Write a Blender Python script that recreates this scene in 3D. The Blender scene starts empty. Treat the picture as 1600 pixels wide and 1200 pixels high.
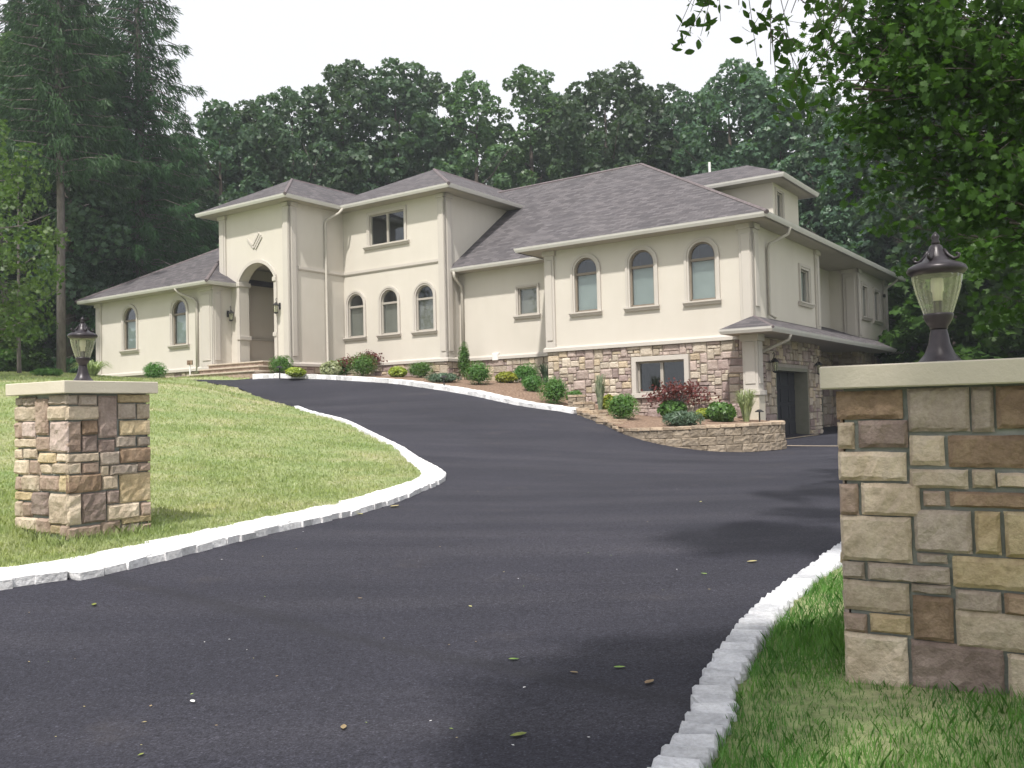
import bpy, bmesh, math, random
import numpy as np
from mathutils import Vector, Matrix
from mathutils.geometry import tessellate_polygon, delaunay_2d_cdt

random.seed(7)
RNG = np.random.default_rng(11)
SC = bpy.context.scene
COL = SC.collection

# ------------------------------------------------------------------ camera
FPX, PITCH, ROLL = 1401.35, math.radians(1.709), math.radians(-1.351)
EYE = Vector((0, 0, 1.5))
_f = Vector((0, math.cos(PITCH), math.sin(PITCH)))
_u0 = Vector((0, -math.sin(PITCH), math.cos(PITCH)))
_r0 = Vector((1, 0, 0))
CAM_R = _r0 * math.cos(ROLL) + _u0 * math.sin(ROLL)
CAM_U = -_r0 * math.sin(ROLL) + _u0 * math.cos(ROLL)
CAM_F = _f
camd = bpy.data.cameras.new('camera')
camd.sensor_width = 36
camd.lens = 36 * FPX / 1600
camd.clip_start = 0.05
camd.clip_end = 3000
cam = bpy.data.objects.new('camera', camd)
COL.objects.link(cam)
cam.matrix_world = Matrix(((CAM_R.x, CAM_U.x, -CAM_F.x, EYE.x),
                           (CAM_R.y, CAM_U.y, -CAM_F.y, EYE.y),
                           (CAM_R.z, CAM_U.z, -CAM_F.z, EYE.z), (0, 0, 0, 1)))
SC.camera = cam

# ------------------------------------------------------------------ sky, sun, exposure
SUN_AZ = Vector((-0.30, -0.95, 0)).normalized()      # horizontal direction towards the sun
SUN_EL = math.radians(57)
world = bpy.data.worlds.new('World')
SC.world = world
world.use_nodes = True
nt = world.node_tree
nt.nodes.clear()
_out = nt.nodes.new('ShaderNodeOutputWorld')
_bg = nt.nodes.new('ShaderNodeBackground')
_sky = nt.nodes.new('ShaderNodeTexSky')
_sky.sky_type = 'NISHITA'
_sky.sun_disc = False
_sky.sun_elevation = SUN_EL
_sky.sun_rotation = math.atan2(SUN_AZ.x, SUN_AZ.y)
_sky.dust_density = 5.0
_sky.air_density = 1.2
_mix = nt.nodes.new('ShaderNodeMixRGB')              # thin bright overcast veil over the blue
_mix.inputs[0].default_value = 0.82
_mix.inputs[2].default_value = (10.6, 10.6, 10.9, 1)
nt.links.new(_sky.outputs[0], _mix.inputs[1])
nt.links.new(_mix.outputs[0], _bg.inputs[0])
_bg.inputs[1].default_value = 0.098
nt.links.new(_bg.outputs[0], _out.inputs[0])

sund = bpy.data.lights.new('sun', 'SUN')
sund.energy = 4.3
sund.angle = math.radians(1.8)
sund.color = (1.0, 0.955, 0.89)
sun = bpy.data.objects.new('sun', sund)
COL.objects.link(sun)
_sd = Vector((SUN_AZ.x * math.cos(SUN_EL), SUN_AZ.y * math.cos(SUN_EL), math.sin(SUN_EL)))
sun.rotation_euler = _sd.to_track_quat('Z', 'Y').to_euler()
sun.location = _sd * 60

SC.view_settings.view_transform = 'Standard'
SC.view_settings.look = 'None'
SC.view_settings.exposure = 0.22
SC.view_settings.gamma = 1
SC.view_settings.use_curve_mapping = False
SC.render.engine = 'CYCLES'
SC.cycles.max_bounces = 5
SC.cycles.volume_bounces = 0
SC.cycles.diffuse_bounces = 2
SC.cycles.glossy_bounces = 2
SC.cycles.transmission_bounces = 4
SC.cycles.transparent_max_bounces = 8
SC.cycles.use_denoising = True
SC.cycles.use_adaptive_sampling = True
SC.cycles.adaptive_threshold = 0.02

# ------------------------------------------------------------------ helpers
def ray(x, y):
    d = (x - 800) * CAM_R - (y - 600) * CAM_U + FPX * CAM_F
    return d / d.y

def at(x, y, Y):
    """the place seen at photograph point (x, y), Y metres out"""
    return EYE + ray(x, y) * Y

def tag(o, label=None, cat=None, group=None, kind=None):
    if label: o['label'] = label
    if cat: o['category'] = cat
    if group: o['group'] = group
    if kind: o['kind'] = kind
    return o

def empty(name, loc=(0, 0, 0), rz=0.0, parent=None):
    o = bpy.data.objects.new(name, None)
    o.empty_display_size = 0.2
    COL.objects.link(o)
    o.location = loc
    o.rotation_euler = (0, 0, rz)
    if parent: o.parent = parent
    return o

def link(name, me, mat=None, parent=None):
    o = bpy.data.objects.new(name, me)
    COL.objects.link(o)
    if mat is not None and len(me.materials) == 0:
        me.materials.append(mat)
    if parent: o.parent = parent
    return o

class MB:
    """collects faces; build() makes ONE mesh object"""
    def __init__(s, off=(0, 0, 0)):
        s.v, s.f, s.uv, s.off = [], [], {}, Vector(off)
    def add(s, p):
        s.v.append((p[0] + s.off.x, p[1] + s.off.y, p[2] + s.off.z)); return len(s.v) - 1
    def poly(s, pts, uv=None):
        ids = [s.add(p) for p in pts]
        if uv: s.uv[len(s.f)] = uv
        s.f.append(ids); return ids
    def box(s, a, b, fr=None):
        x0, y0, z0 = a; x1, y1, z1 = b
        c = [(x0,y0,z0),(x1,y0,z0),(x1,y1,z0),(x0,y1,z0),(x0,y0,z1),(x1,y0,z1),(x1,y1,z1),(x0,y1,z1)]
        if fr: c = [fr(*p) for p in c]
        i = [s.add(p) for p in c]
        for q in ((0,3,2,1),(4,5,6,7),(0,1,5,4),(1,2,6,5),(2,3,7,6),(3,0,4,7)):
            s.f.append([i[k] for k in q])
    def prism(s, path, o0, o1, fr):
        """polygon path in (a, z), extruded from out=o0 to out=o1 in frame fr"""
        n = len(path)
        A = [s.add(fr(a, o0, z)) for a, z in path]; B = [s.add(fr(a, o1, z)) for a, z in path]
        for k in range(n):
            j = (k + 1) % n
            s.f.append([A[k], A[j], B[j], B[k]])
        tri = tessellate_polygon([[Vector((a, z, 0)) for a, z in path]])
        for t in tri:
            s.f.append([A[k] for k in t]); s.f.append([B[k] for k in t])
    def ring(s, inner, outer, o0, o1, fr):
        """open band between two equally long paths in (a, z), extruded"""
        n = len(inner)
        I0 = [s.add(fr(a, o0, z)) for a, z in inner]; I1 = [s.add(fr(a, o1, z)) for a, z in inner]
        O0 = [s.add(fr(a, o0, z)) for a, z in outer]; O1 = [s.add(fr(a, o1, z)) for a, z in outer]
        for k in range(n - 1):
            s.f += [[I1[k], I1[k+1], O1[k+1], O1[k]], [O0[k], O1[k], O1[k+1], O0[k+1]], [I0[k], I0[k+1], I1[k+1], I1[k]], [I0[k], O0[k], O0[k+1], I0[k+1]]]
        for k in (0, n - 1):
            s.f.append([I0[k], I1[k], O1[k], O0[k]])
    def tube(s, pts, rad, n=8, cap=True):
        pts = [Vector(p) for p in pts]
        if not hasattr(rad, '__len__'): rad = [rad] * len(pts)
        rings = []
        prev = None
        for k, p in enumerate(pts):
            t = (pts[min(k+1, len(pts)-1)] - pts[max(k-1, 0)]).normalized()
            if prev is None:
                prev = t.orthogonal().normalized()
            x = (prev - t * prev.dot(t)).normalized(); prev = x
            y = t.cross(x)
            rings.append([s.add(p + (x * math.cos(2*math.pi*i/n) + y * math.sin(2*math.pi*i/n)) * rad[k]) for i in range(n)])
        for a, b in zip(rings, rings[1:]):
            for i in range(n):
                j = (i + 1) % n
                s.f.append([a[i], a[j], b[j], b[i]])
        if cap:
            s.f.append(rings[0][::-1]); s.f.append(rings[-1])
    def lathe(s, prof, n=24, c=(0, 0, 0), flute=0.0, nf=16):
        rings = []
        for r, z in prof:
            rings.append([s.add((c[0] + r * (1 + (flute * math.cos(nf*2*math.pi*i/n))) * math.cos(2*math.pi*i/n),
                                 c[1] + r * (1 + (flute * math.cos(nf*2*math.pi*i/n))) * math.sin(2*math.pi*i/n), c[2] + z)) for i in range(n)])
        for a, b in zip(rings, rings[1:]):
            for i in range(n):
                j = (i + 1) % n
                s.f.append([a[i], a[j], b[j], b[i]])
    def sweep(s, pts, prof, closed=False):
        """profile [(outward, z)] swept along plan points [(x, y)], outward = right of travel"""
        n = len(pts); P = [Vector((p[0], p[1])) for p in pts]; rings = []
        for k in range(n):
            a = P[k] - P[k-1] if (k or closed) else None
            b = P[(k+1) % n] - P[k] if (k < n-1 or closed) else None
            na = Vector((a.y, -a.x)).normalized() if a is not None else None
            nb = Vector((b.y, -b.x)).normalized() if b is not None else None
            m = nb if na is None else (na if nb is None else (na + nb) / (1 + na.dot(nb)))
            rings.append([s.add((P[k].x + m.x * o, P[k].y + m.y * o, z)) for o, z in prof])
        q = len(prof)
        segs = list(zip(rings, rings[1:])) + ([(rings[-1], rings[0])] if closed else [])
        for a, b in segs:
            for i in range(q):
                j = (i + 1) % q
                s.f.append([a[i], b[i], b[j], a[j]])
        if not closed:
            s.f.append(rings[0]); s.f.append(rings[-1][::-1])
    def mesh(s, name, smooth=False, bevel=0.0):
        me = bpy.data.meshes.new(name)
        me.from_pydata(s.v, [], s.f)
        if s.uv:
            L = me.uv_layers.new(name='UVMap')
            for fi, uv in s.uv.items():
                p = me.polygons[fi]
                for k, li in enumerate(p.loop_indices): L.data[li].uv = uv[k]
        bm = bmesh.new(); bm.from_mesh(me)
        if not s.uv: bmesh.ops.remove_doubles(bm, verts=bm.verts, dist=1e-5)
        bmesh.ops.recalc_face_normals(bm, faces=bm.faces)
        if bevel > 0:
            ed = [e for e in bm.edges if len(e.link_faces) == 2 and e.calc_face_angle(0) > 0.6]
            bmesh.ops.bevel(bm, geom=ed, offset=bevel, segments=1, affect='EDGES', profile=0.6)
        bm.to_mesh(me); bm.free()
        if smooth:
            for p in me.polygons: p.use_smooth = True
        return me
    def build(s, name, mat, parent=None, smooth=False, bevel=0.0):
        return link(name, s.mesh(name, smooth, bevel), mat, parent)

def mesh_np(name, verts, k, smooth=False):
    """many k-gons from a flat vertex array"""
    me = bpy.data.meshes.new(name)
    nv = len(verts); nf = nv // k
    me.vertices.add(nv); me.vertices.foreach_set('co', np.ascontiguousarray(verts, dtype=np.float32).ravel())
    me.loops.add(nv); me.loops.foreach_set('vertex_index', np.arange(nv, dtype=np.int32))
    me.polygons.add(nf)
    me.polygons.foreach_set('loop_start', np.arange(0, nv, k, dtype=np.int32))
    me.polygons.foreach_set('loop_total', np.full(nf, k, dtype=np.int32))
    me.update(calc_edges=True)
    return me

# ------------------------------------------------------------------ materials
def mat_new(name):
    m = bpy.data.materials.new(name); m.use_nodes = True
    n = m.node_tree; b = n.nodes['Principled BSDF']
    return m, n, b

def ramp(n, stops):
    r = n.nodes.new('ShaderNodeValToRGB')
    el = r.color_ramp.elements
    while len(el) > 1: el.remove(el[-1])
    el[0].position, el[0].color = stops[0][0], (*stops[0][1], 1)
    for p, c in stops[1:]:
        e = el.new(p); e.color = (*c, 1)
    return r

def noise(n, scale, detail=5, rough=0.55, coord='Object', vec=None):
    t = n.nodes.new('ShaderNodeTexNoise')
    t.inputs['Scale'].default_value = scale; t.inputs['Detail'].default_value = detail; t.inputs['Roughness'].default_value = rough
    if vec is None:
        c = n.nodes.new('ShaderNodeTexCoord'); vec = c.outputs[coord]
    n.links.new(vec, t.inputs['Vector'])
    return t

def world_pos(n):
    return n.nodes.new('ShaderNodeNewGeometry').outputs['Position']

def bump(n, b, h, strength, dist):
    k = n.nodes.new('ShaderNodeBump'); k.inputs['Strength'].default_value = strength; k.inputs['Distance'].default_value = dist
    n.links.new(h, k.inputs['Height']); n.links.new(k.outputs[0], b.inputs['Normal'])
    return k

def mixc(n, a, b, fac, mode='MIX'):
    m = n.nodes.new('ShaderNodeMixRGB'); m.blend_type = mode
    for i, v in ((1, a), (2, b)):
        if isinstance(v, tuple): m.inputs[i].default_value = (*v, 1)
        else: n.links.new(v, m.inputs[i])
    if isinstance(fac, (int, float)): m.inputs[0].default_value = fac
    else: n.links.new(fac, m.inputs[0])
    return m.outputs[0]

def simple(name, c0, c1, scale=6, rough=0.8, bs=0.0, bscale=60, bdist=0.01, metallic=0.0, detail=5, coord='Object', spec=0.4, rnd=0.0):
    m, n, b = mat_new(name)
    t = noise(n, scale, detail, coord=coord)
    r = ramp(n, [(0.3, c0), (0.7, c1)])
    n.links.new(t.outputs['Fac'], r.inputs[0])
    col = r.outputs[0]
    if rnd:
        oi = n.nodes.new('ShaderNodeObjectInfo')
        hs = n.nodes.new('ShaderNodeHueSaturation')
        mr = n.nodes.new('ShaderNodeMapRange'); mr.inputs[3].default_value = 1 - rnd; mr.inputs[4].default_value = 1 + rnd
        n.links.new(oi.outputs['Random'], mr.inputs[0]); n.links.new(mr.outputs[0], hs.inputs['Value'])
        n.links.new(col, hs.inputs['Color']); col = hs.outputs[0]
    n.links.new(col, b.inputs['Base Color'])
    b.inputs['Roughness'].default_value = rough; b.inputs['Metallic'].default_value = metallic
    b.inputs['Specular IOR Level'].default_value = spec
    if bs:
        bt = noise(n, bscale, 4, coord=coord); bump(n, b, bt.outputs['Fac'], bs, bdist)
    return m

M = {}
def _stucco(name, c0, c1):
    m, n, b = mat_new(name)
    t = noise(n, 0.7, 6, 0.6); r = ramp(n, [(0.25, c0), (0.75, c1)]); n.links.new(t.outputs['Fac'], r.inputs[0])
    # faint vertical weather streaks
    tc = n.nodes.new('ShaderNodeTexCoord'); mp = n.nodes.new('ShaderNodeMapping'); mp.inputs['Scale'].default_value = (2.2, 2.2, 0.16)
    n.links.new(tc.outputs['Object'], mp.inputs[0])
    s = noise(n, 1.3, 4, vec=mp.outputs[0]); sr = ramp(n, [(0.3, (0.965, 0.96, 0.95)), (0.7, (1, 1, 1))]); n.links.new(s.outputs['Fac'], sr.inputs[0])
    n.links.new(mixc(n, r.outputs[0], sr.outputs[0], 0.7, 'MULTIPLY'), b.inputs['Base Color'])
    b.inputs['Roughness'].default_value = 0.92; b.inputs['Specular IOR Level'].default_value = 0.2
    f = noise(n, 55, 5); bump(n, b, f.outputs['Fac'], 0.35, 0.01)
    return m
M['stucco'] = _stucco('stucco', (0.58, 0.542, 0.482), (0.63, 0.590, 0.530))
M['trim'] = _stucco('trim_stucco', (0.51, 0.475, 0.432), (0.56, 0.522, 0.478))
M['porch'] = _stucco('porch_stucco', (0.70, 0.65, 0.58), (0.75, 0.70, 0.63))
M['cap'] = _stucco('cap_concrete', (0.51, 0.465, 0.385), (0.63, 0.58, 0.48))
M['gutter'] = simple('gutter_paint', (0.60, 0.58, 0.55), (0.65, 0.63, 0.60), 3, 0.45)
M['spout'] = simple('downspout_paint', (0.44, 0.41, 0.36), (0.49, 0.46, 0.405), 3, 0.5)
M['jamb'] = simple('garage_jamb_shaded', (0.20, 0.20, 0.155), (0.25, 0.245, 0.195), 3, 0.8)  # shade of the door recess put into the jamb colour
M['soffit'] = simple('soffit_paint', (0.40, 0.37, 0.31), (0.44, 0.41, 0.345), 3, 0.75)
M['mortar'] = simple('mortar', (0.20, 0.215, 0.195), (0.29, 0.30, 0.275), 9, 0.95, 0.6, 70, 0.01)
M['mortar_house'] = simple('house_mortar', (0.30, 0.27, 0.235), (0.38, 0.345, 0.30), 9, 0.95, 0.6, 70, 0.01)
M['frame'] = simple('window_frame', (0.36, 0.33, 0.29), (0.40, 0.37, 0.33), 4, 0.5)
M['frame_dark'] = simple('window_frame_bronze', (0.20, 0.165, 0.13), (0.24, 0.20, 0.16), 4, 0.5)
M['blind'] = simple('window_blind', (0.42, 0.46, 0.45), (0.50, 0.54, 0.53), 2, 0.8)
M['blind_grey'] = simple('window_screen_blind', (0.30, 0.28, 0.255), (0.36, 0.34, 0.31), 2, 0.8)
M['dark'] = simple('dark_interior', (0.02, 0.02, 0.02), (0.03, 0.03, 0.03), 2, 0.9)
M['door'] = simple('entry_door_wood', (0.075, 0.045, 0.03), (0.11, 0.07, 0.045), 5, 0.5)
M['garage_door'] = simple('garage_door_paint', (0.028, 0.030, 0.038), (0.04, 0.042, 0.05), 3, 0.45)
M['bronze'] = simple('lantern_metal', (0.022, 0.019, 0.023), (0.045, 0.038, 0.044), 18, 0.36, 0.15, 90, 0.003, metallic=0.25)
M['black'] = simple('black_metal', (0.015, 0.015, 0.016), (0.025, 0.024, 0.024), 10, 0.5)
M['white'] = simple('white_plastic', (0.75, 0.75, 0.74), (0.8, 0.8, 0.79), 3, 0.4)
M['lampwhite'] = simple('candle_sleeve', (0.72, 0.70, 0.64), (0.78, 0.76, 0.70), 3, 0.5)
M['limestone'] = simple('step_limestone', (0.42, 0.355, 0.285), (0.52, 0.45, 0.37), 5, 0.85, 0.4, 40, 0.01)

def _glass(name, tint, gl):
    m = bpy.data.materials.new(name); m.use_nodes = True; n = m.node_tree; n.nodes.clear()
    o = n.nodes.new('ShaderNodeOutputMaterial'); mx = n.nodes.new('ShaderNodeMixShader')
    tr = n.nodes.new('ShaderNodeBsdfTransparent'); tr.inputs[0].default_value = (*tint, 1)
    g = n.nodes.new('ShaderNodeBsdfGlossy'); g.inputs['Roughness'].default_value = 0.03; g.inputs['Color'].default_value = (0.9, 0.95, 1, 1)
    lw = n.nodes.new('ShaderNodeLayerWeight'); lw.inputs[0].default_value = 0.5
    pw = n.nodes.new('ShaderNodeMath'); pw.operation = 'POWER'; pw.inputs[1].default_value = 3.5; n.links.new(lw.outputs['Facing'], pw.inputs[0])
    ma = n.nodes.new('ShaderNodeMath'); ma.operation = 'MULTIPLY_ADD'; ma.inputs[1].default_value = 0.8; ma.inputs[2].default_value = gl; n.links.new(pw.outputs[0], ma.inputs[0])
    n.links.new(ma.outputs[0], mx.inputs[0]); n.links.new(tr.outputs[0], mx.inputs[1]); n.links.new(g.outputs[0], mx.inputs[2])
    n.links.new(mx.outputs[0], o.inputs[0])
    return m
M['glass'] = _glass('window_glass', (0.80, 0.85, 0.84), 0.09)
M['lampglass'] = _glass('lantern_glass', (0.86, 0.87, 0.76), 0.07)
def _frost(m, c, k):
    n = m.node_tree; o = [x for x in n.nodes if x.type == 'OUTPUT_MATERIAL'][0]; old = o.inputs[0].links[0].from_socket
    d = n.nodes.new('ShaderNodeBsdfTranslucent'); d.inputs[0].default_value = (*c, 1); d2 = n.nodes.new('ShaderNodeBsdfDiffuse'); d2.inputs[0].default_value = (*c, 1)
    a = n.nodes.new('ShaderNodeMixShader'); n.links.new(d.outputs[0], a.inputs[1]); n.links.new(d2.outputs[0], a.inputs[2])
    b = n.nodes.new('ShaderNodeMixShader'); n.links.new(old, b.inputs[1]); n.links.new(a.outputs[0], b.inputs[2]); n.links.new(b.outputs[0], o.inputs[0])
    lw = n.nodes.new('ShaderNodeLayerWeight'); lw.inputs[0].default_value = 0.35
    mr = n.nodes.new('ShaderNodeMapRange'); mr.inputs[3].default_value = k * .6; mr.inputs[4].default_value = k * 2.2; n.links.new(lw.outputs['Facing'], mr.inputs[0]); n.links.new(mr.outputs[0], b.inputs[0])
_frost(M['lampglass'], (0.72, 0.72, 0.56), 0.2)

WIRE_SHADOW = (-0.69, 4.72)  # slope and offset of the painted wire shadow
def _asphalt():
    m, n, b = mat_new('asphalt')
    P = world_pos(n)
    big = noise(n, 0.35, 5, 0.6, vec=P); r = ramp(n, [(0.3, (0.025, 0.0255, 0.035)), (0.72, (0.038, 0.038, 0.051))]); n.links.new(big.outputs['Fac'], r.inputs[0])
    # worn tyre sweeps: stretched noise along the drive
    mp = n.nodes.new('ShaderNodeMapping'); mp.inputs['Rotation'].default_value = (0, 0, math.radians(-60)); mp.inputs['Scale'].default_value = (0.25, 1.7, 1)
    n.links.new(P, mp.inputs[0])
    sw = noise(n, 0.8, 4, 0.55, vec=mp.outputs[0]); sr = ramp(n, [(0.42, (0, 0, 0)), (0.68, (1, 1, 1))]); n.links.new(sw.outputs['Fac'], sr.inputs[0])
    c = mixc(n, r.outputs[0], (0.072, 0.070, 0.083), sr.outputs[0])
    mf = n.nodes.new('ShaderNodeMath'); mf.operation = 'MULTIPLY'; mf.inputs[1].default_value = 0.28; n.links.new(sr.outputs[0], mf.inputs[0])
    c = mixc(n, r.outputs[0], (0.072, 0.070, 0.083), mf.outputs[0])
    # aggregate speckle
    sp = noise(n, 90, 2, 0.5, vec=P); pr = ramp(n, [(0.30, (0.4, 0.4, 0.4)), (0.5, (1, 1, 1)), (0.64, (1.15, 1.15, 1.15)), (0.72, (2.6, 2.55, 2.5))]); n.links.new(sp.outputs['Fac'], pr.inputs[0])
    c = mixc(n, c, pr.outputs[0], 0.8, 'MULTIPLY')
    g2 = noise(n, 34, 3, 0.7, vec=P); g2r = ramp(n, [(0.3, (0.62, 0.62, 0.62)), (0.72, (1.42, 1.41, 1.39))]); n.links.new(g2.outputs['Fac'], g2r.inputs[0])
    c = mixc(n, c, g2r.outputs[0], 0.9, 'MULTIPLY')
    # overhead wire's shadow painted in: a thin dark line across the drive
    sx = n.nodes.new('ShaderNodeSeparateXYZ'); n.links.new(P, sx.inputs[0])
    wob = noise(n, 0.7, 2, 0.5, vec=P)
    e1 = n.nodes.new('ShaderNodeMath'); e1.operation = 'MULTIPLY_ADD'; e1.inputs[1].default_value = WIRE_SHADOW[0]; e1.inputs[2].default_value = WIRE_SHADOW[1]; n.links.new(sx.outputs[0], e1.inputs[0])
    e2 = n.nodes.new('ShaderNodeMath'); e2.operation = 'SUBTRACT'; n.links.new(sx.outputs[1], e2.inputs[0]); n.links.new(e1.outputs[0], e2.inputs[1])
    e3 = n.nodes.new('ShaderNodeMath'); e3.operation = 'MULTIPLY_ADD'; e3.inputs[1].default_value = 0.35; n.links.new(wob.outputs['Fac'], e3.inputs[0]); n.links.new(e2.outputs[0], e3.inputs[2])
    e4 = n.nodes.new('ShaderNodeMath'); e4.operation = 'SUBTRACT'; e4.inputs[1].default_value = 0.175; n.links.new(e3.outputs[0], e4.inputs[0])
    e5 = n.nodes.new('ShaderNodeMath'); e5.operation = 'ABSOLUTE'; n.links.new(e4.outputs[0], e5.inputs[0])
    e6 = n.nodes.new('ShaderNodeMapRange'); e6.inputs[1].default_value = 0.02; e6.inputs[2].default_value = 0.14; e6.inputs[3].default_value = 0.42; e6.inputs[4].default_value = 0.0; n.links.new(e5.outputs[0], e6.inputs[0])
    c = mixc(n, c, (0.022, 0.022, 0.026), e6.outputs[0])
    # dusty tan edges where soil has washed over
    du = noise(n, 0.9, 6, 0.65, vec=P); dr = ramp(n, [(0.60, (0, 0, 0)), (0.82, (0.32, 0.32, 0.32))]); n.links.new(du.outputs['Fac'], dr.inputs[0])
    c = mixc(n, c, (0.11, 0.095, 0.085), dr.outputs[0])
    n.links.new(c, b.inputs['Base Color'])
    b.inputs['Roughness'].default_value = 0.8; b.inputs['Specular IOR Level'].default_value = 0.2
    h = noise(n, 95, 3, 0.6, vec=P); bump(n, b, h.outputs['Fac'], 0.55, 0.008)
    return m
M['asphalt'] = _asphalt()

def _lawn():
    m, n, b = mat_new('lawn_soil')
    P = world_pos(n)
    a = noise(n, 0.6, 7, 0.65, vec=P); r = ramp(n, [(0.30, (0.21, 0.29, 0.115)), (0.50, (0.31, 0.36, 0.175)), (0.68, (0.44, 0.42, 0.26))]); n.links.new(a.outputs['Fac'], r.inputs[0])
    f = noise(n, 14, 4, 0.7, vec=P); fr = ramp(n, [(0.3, (0.55, 0.55, 0.55)), (0.7, (1.25, 1.25, 1.2))]); n.links.new(f.outputs['Fac'], fr.inputs[0])
    n.links.new(mixc(n, r.outputs[0], fr.outputs[0], 0.8, 'MULTIPLY'), b.inputs['Base Color'])
    b.inputs['Roughness'].default_value = 1; b.inputs['Specular IOR Level'].default_value = 0.1
    h = noise(n, 30, 5, 0.7, vec=P); bump(n, b, h.outputs['Fac'], 0.7, 0.05)
    return m
M['lawn'] = _lawn()
M['mulch'] = simple('mulch', (0.13, 0.085, 0.06), (0.36, 0.26, 0.195), 16, 1.0, 0.9, 22, 0.05, detail=8, spec=0.1)

def _stone(name, c0, c1, c2):
    m, n, b = mat_new(name)
    oi = n.nodes.new('ShaderNodeObjectInfo')
    tc = n.nodes.new('ShaderNodeTexCoord')
    ad = n.nodes.new('ShaderNodeVectorMath'); ad.operation = 'ADD'
    cb = n.nodes.new('ShaderNodeCombineXYZ')
    ml = n.nodes.new('ShaderNodeMath'); ml.operation = 'MULTIPLY'; ml.inputs[1].default_value = 57.0
    n.links.new(oi.outputs['Random'], ml.inputs[0]); n.links.new(ml.outputs[0], cb.inputs[0]); n.links.new(ml.outputs[0], cb.inputs[2])
    P = world_pos(n)
    n.links.new(P, ad.inputs[0]); n.links.new(cb.outputs[0], ad.inputs[1])
    t = noise(n, 4.5, 7, 0.62, vec=ad.outputs[0]); r = ramp(n, [(0.28, c0), (0.5, c1), (0.72, c2)]); n.links.new(t.outputs['Fac'], r.inputs[0])
    hs = n.nodes.new('ShaderNodeHueSaturation'); mr = n.nodes.new('ShaderNodeMapRange'); mr.inputs[3].default_value = 0.82; mr.inputs[4].default_value = 1.16
    n.links.new(oi.outputs['Random'], mr.inputs[0]); n.links.new(mr.outputs[0], hs.inputs['Value']); n.links.new(r.outputs[0], hs.inputs['Color'])
    fi = noise(n, 38, 5, 0.7, vec=ad.outputs[0]); fr = ramp(n, [(0.3, (0.72, 0.71, 0.70)), (0.62, (1.08, 1.08, 1.08))]); n.links.new(fi.outputs['Fac'], fr.inputs[0])
    n.links.new(mixc(n, hs.outputs[0], fr.outputs[0], 0.75, 'MULTIPLY'), b.inputs['Base Color'])
    b.inputs['Roughness'].default_value = 0.9; b.inputs['Specular IOR Level'].default_value = 0.25
    h = noise(n, 11, 8, 0.62, vec=ad.outputs[0]); bump(n, b, h.outputs['Fac'], 0.8, 0.05)
    return m
M['st_cream'] = _stone('stone_cream', (0.41, 0.33, 0.245), (0.53, 0.44, 0.335), (0.61, 0.53, 0.42))
M['st_gold'] = _stone('stone_gold', (0.35, 0.265, 0.155), (0.45, 0.36, 0.225), (0.53, 0.445, 0.30))
M['st_grey'] = _stone('stone_grey_tan', (0.30, 0.245, 0.20), (0.38, 0.32, 0.265), (0.46, 0.395, 0.33))
M['st_pink'] = _stone('stone_pink_brown', (0.25, 0.18, 0.14), (0.35, 0.265, 0.21), (0.45, 0.355, 0.29))
M['st_brown'] = _stone('stone_brown', (0.16, 0.11, 0.075), (0.27, 0.19, 0.13), (0.40, 0.30, 0.21))
M['st_dark'] = _stone('stone_dark_purple', (0.18, 0.135, 0.115), (0.265, 0.205, 0.178), (0.36, 0.29, 0.25))
M['block'] = _stone('retaining_block', (0.22, 0.178, 0.13), (0.30, 0.248, 0.19), (0.38, 0.32, 0.255))
M['blockcap'] = _stone('retaining_cap', (0.34, 0.255, 0.18), (0.43, 0.34, 0.25), (0.50, 0.41, 0.32))
M['kerb'] = _stone('kerb_granite', (0.66, 0.655, 0.66), (0.78, 0.78, 0.79), (0.84, 0.84, 0.85))
M['kerb_grey'] = _stone('kerb_grey_granite', (0.42, 0.43, 0.46), (0.60, 0.61, 0.64), (0.74, 0.75, 0.77))
HOUSE_STONES = ['hs_cream', 'hs_rose', 'hs_tan', 'hs_rose', 'hs_mauve', 'hs_cream', 'hs_rose', 'hs_cream', 'hs_peach']
M['hs_tan'] = _stone('stone_tan', (0.34, 0.285, 0.225), (0.43, 0.365, 0.29), (0.50, 0.44, 0.36))
M['hs_peach'] = _stone('stone_peach', (0.45, 0.36, 0.255), (0.54, 0.445, 0.325), (0.60, 0.51, 0.40))
M['hs_rose'] = _stone('stone_rose', (0.36, 0.285, 0.25), (0.45, 0.365, 0.325), (0.52, 0.435, 0.395))
M['hs_mauve'] = _stone('stone_mauve', (0.26, 0.195, 0.18), (0.34, 0.265, 0.245), (0.42, 0.345, 0.32))
M['hs_cream'] = _stone('stone_pale', (0.44, 0.375, 0.305), (0.54, 0.47, 0.385), (0.60, 0.535, 0.45))

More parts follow.
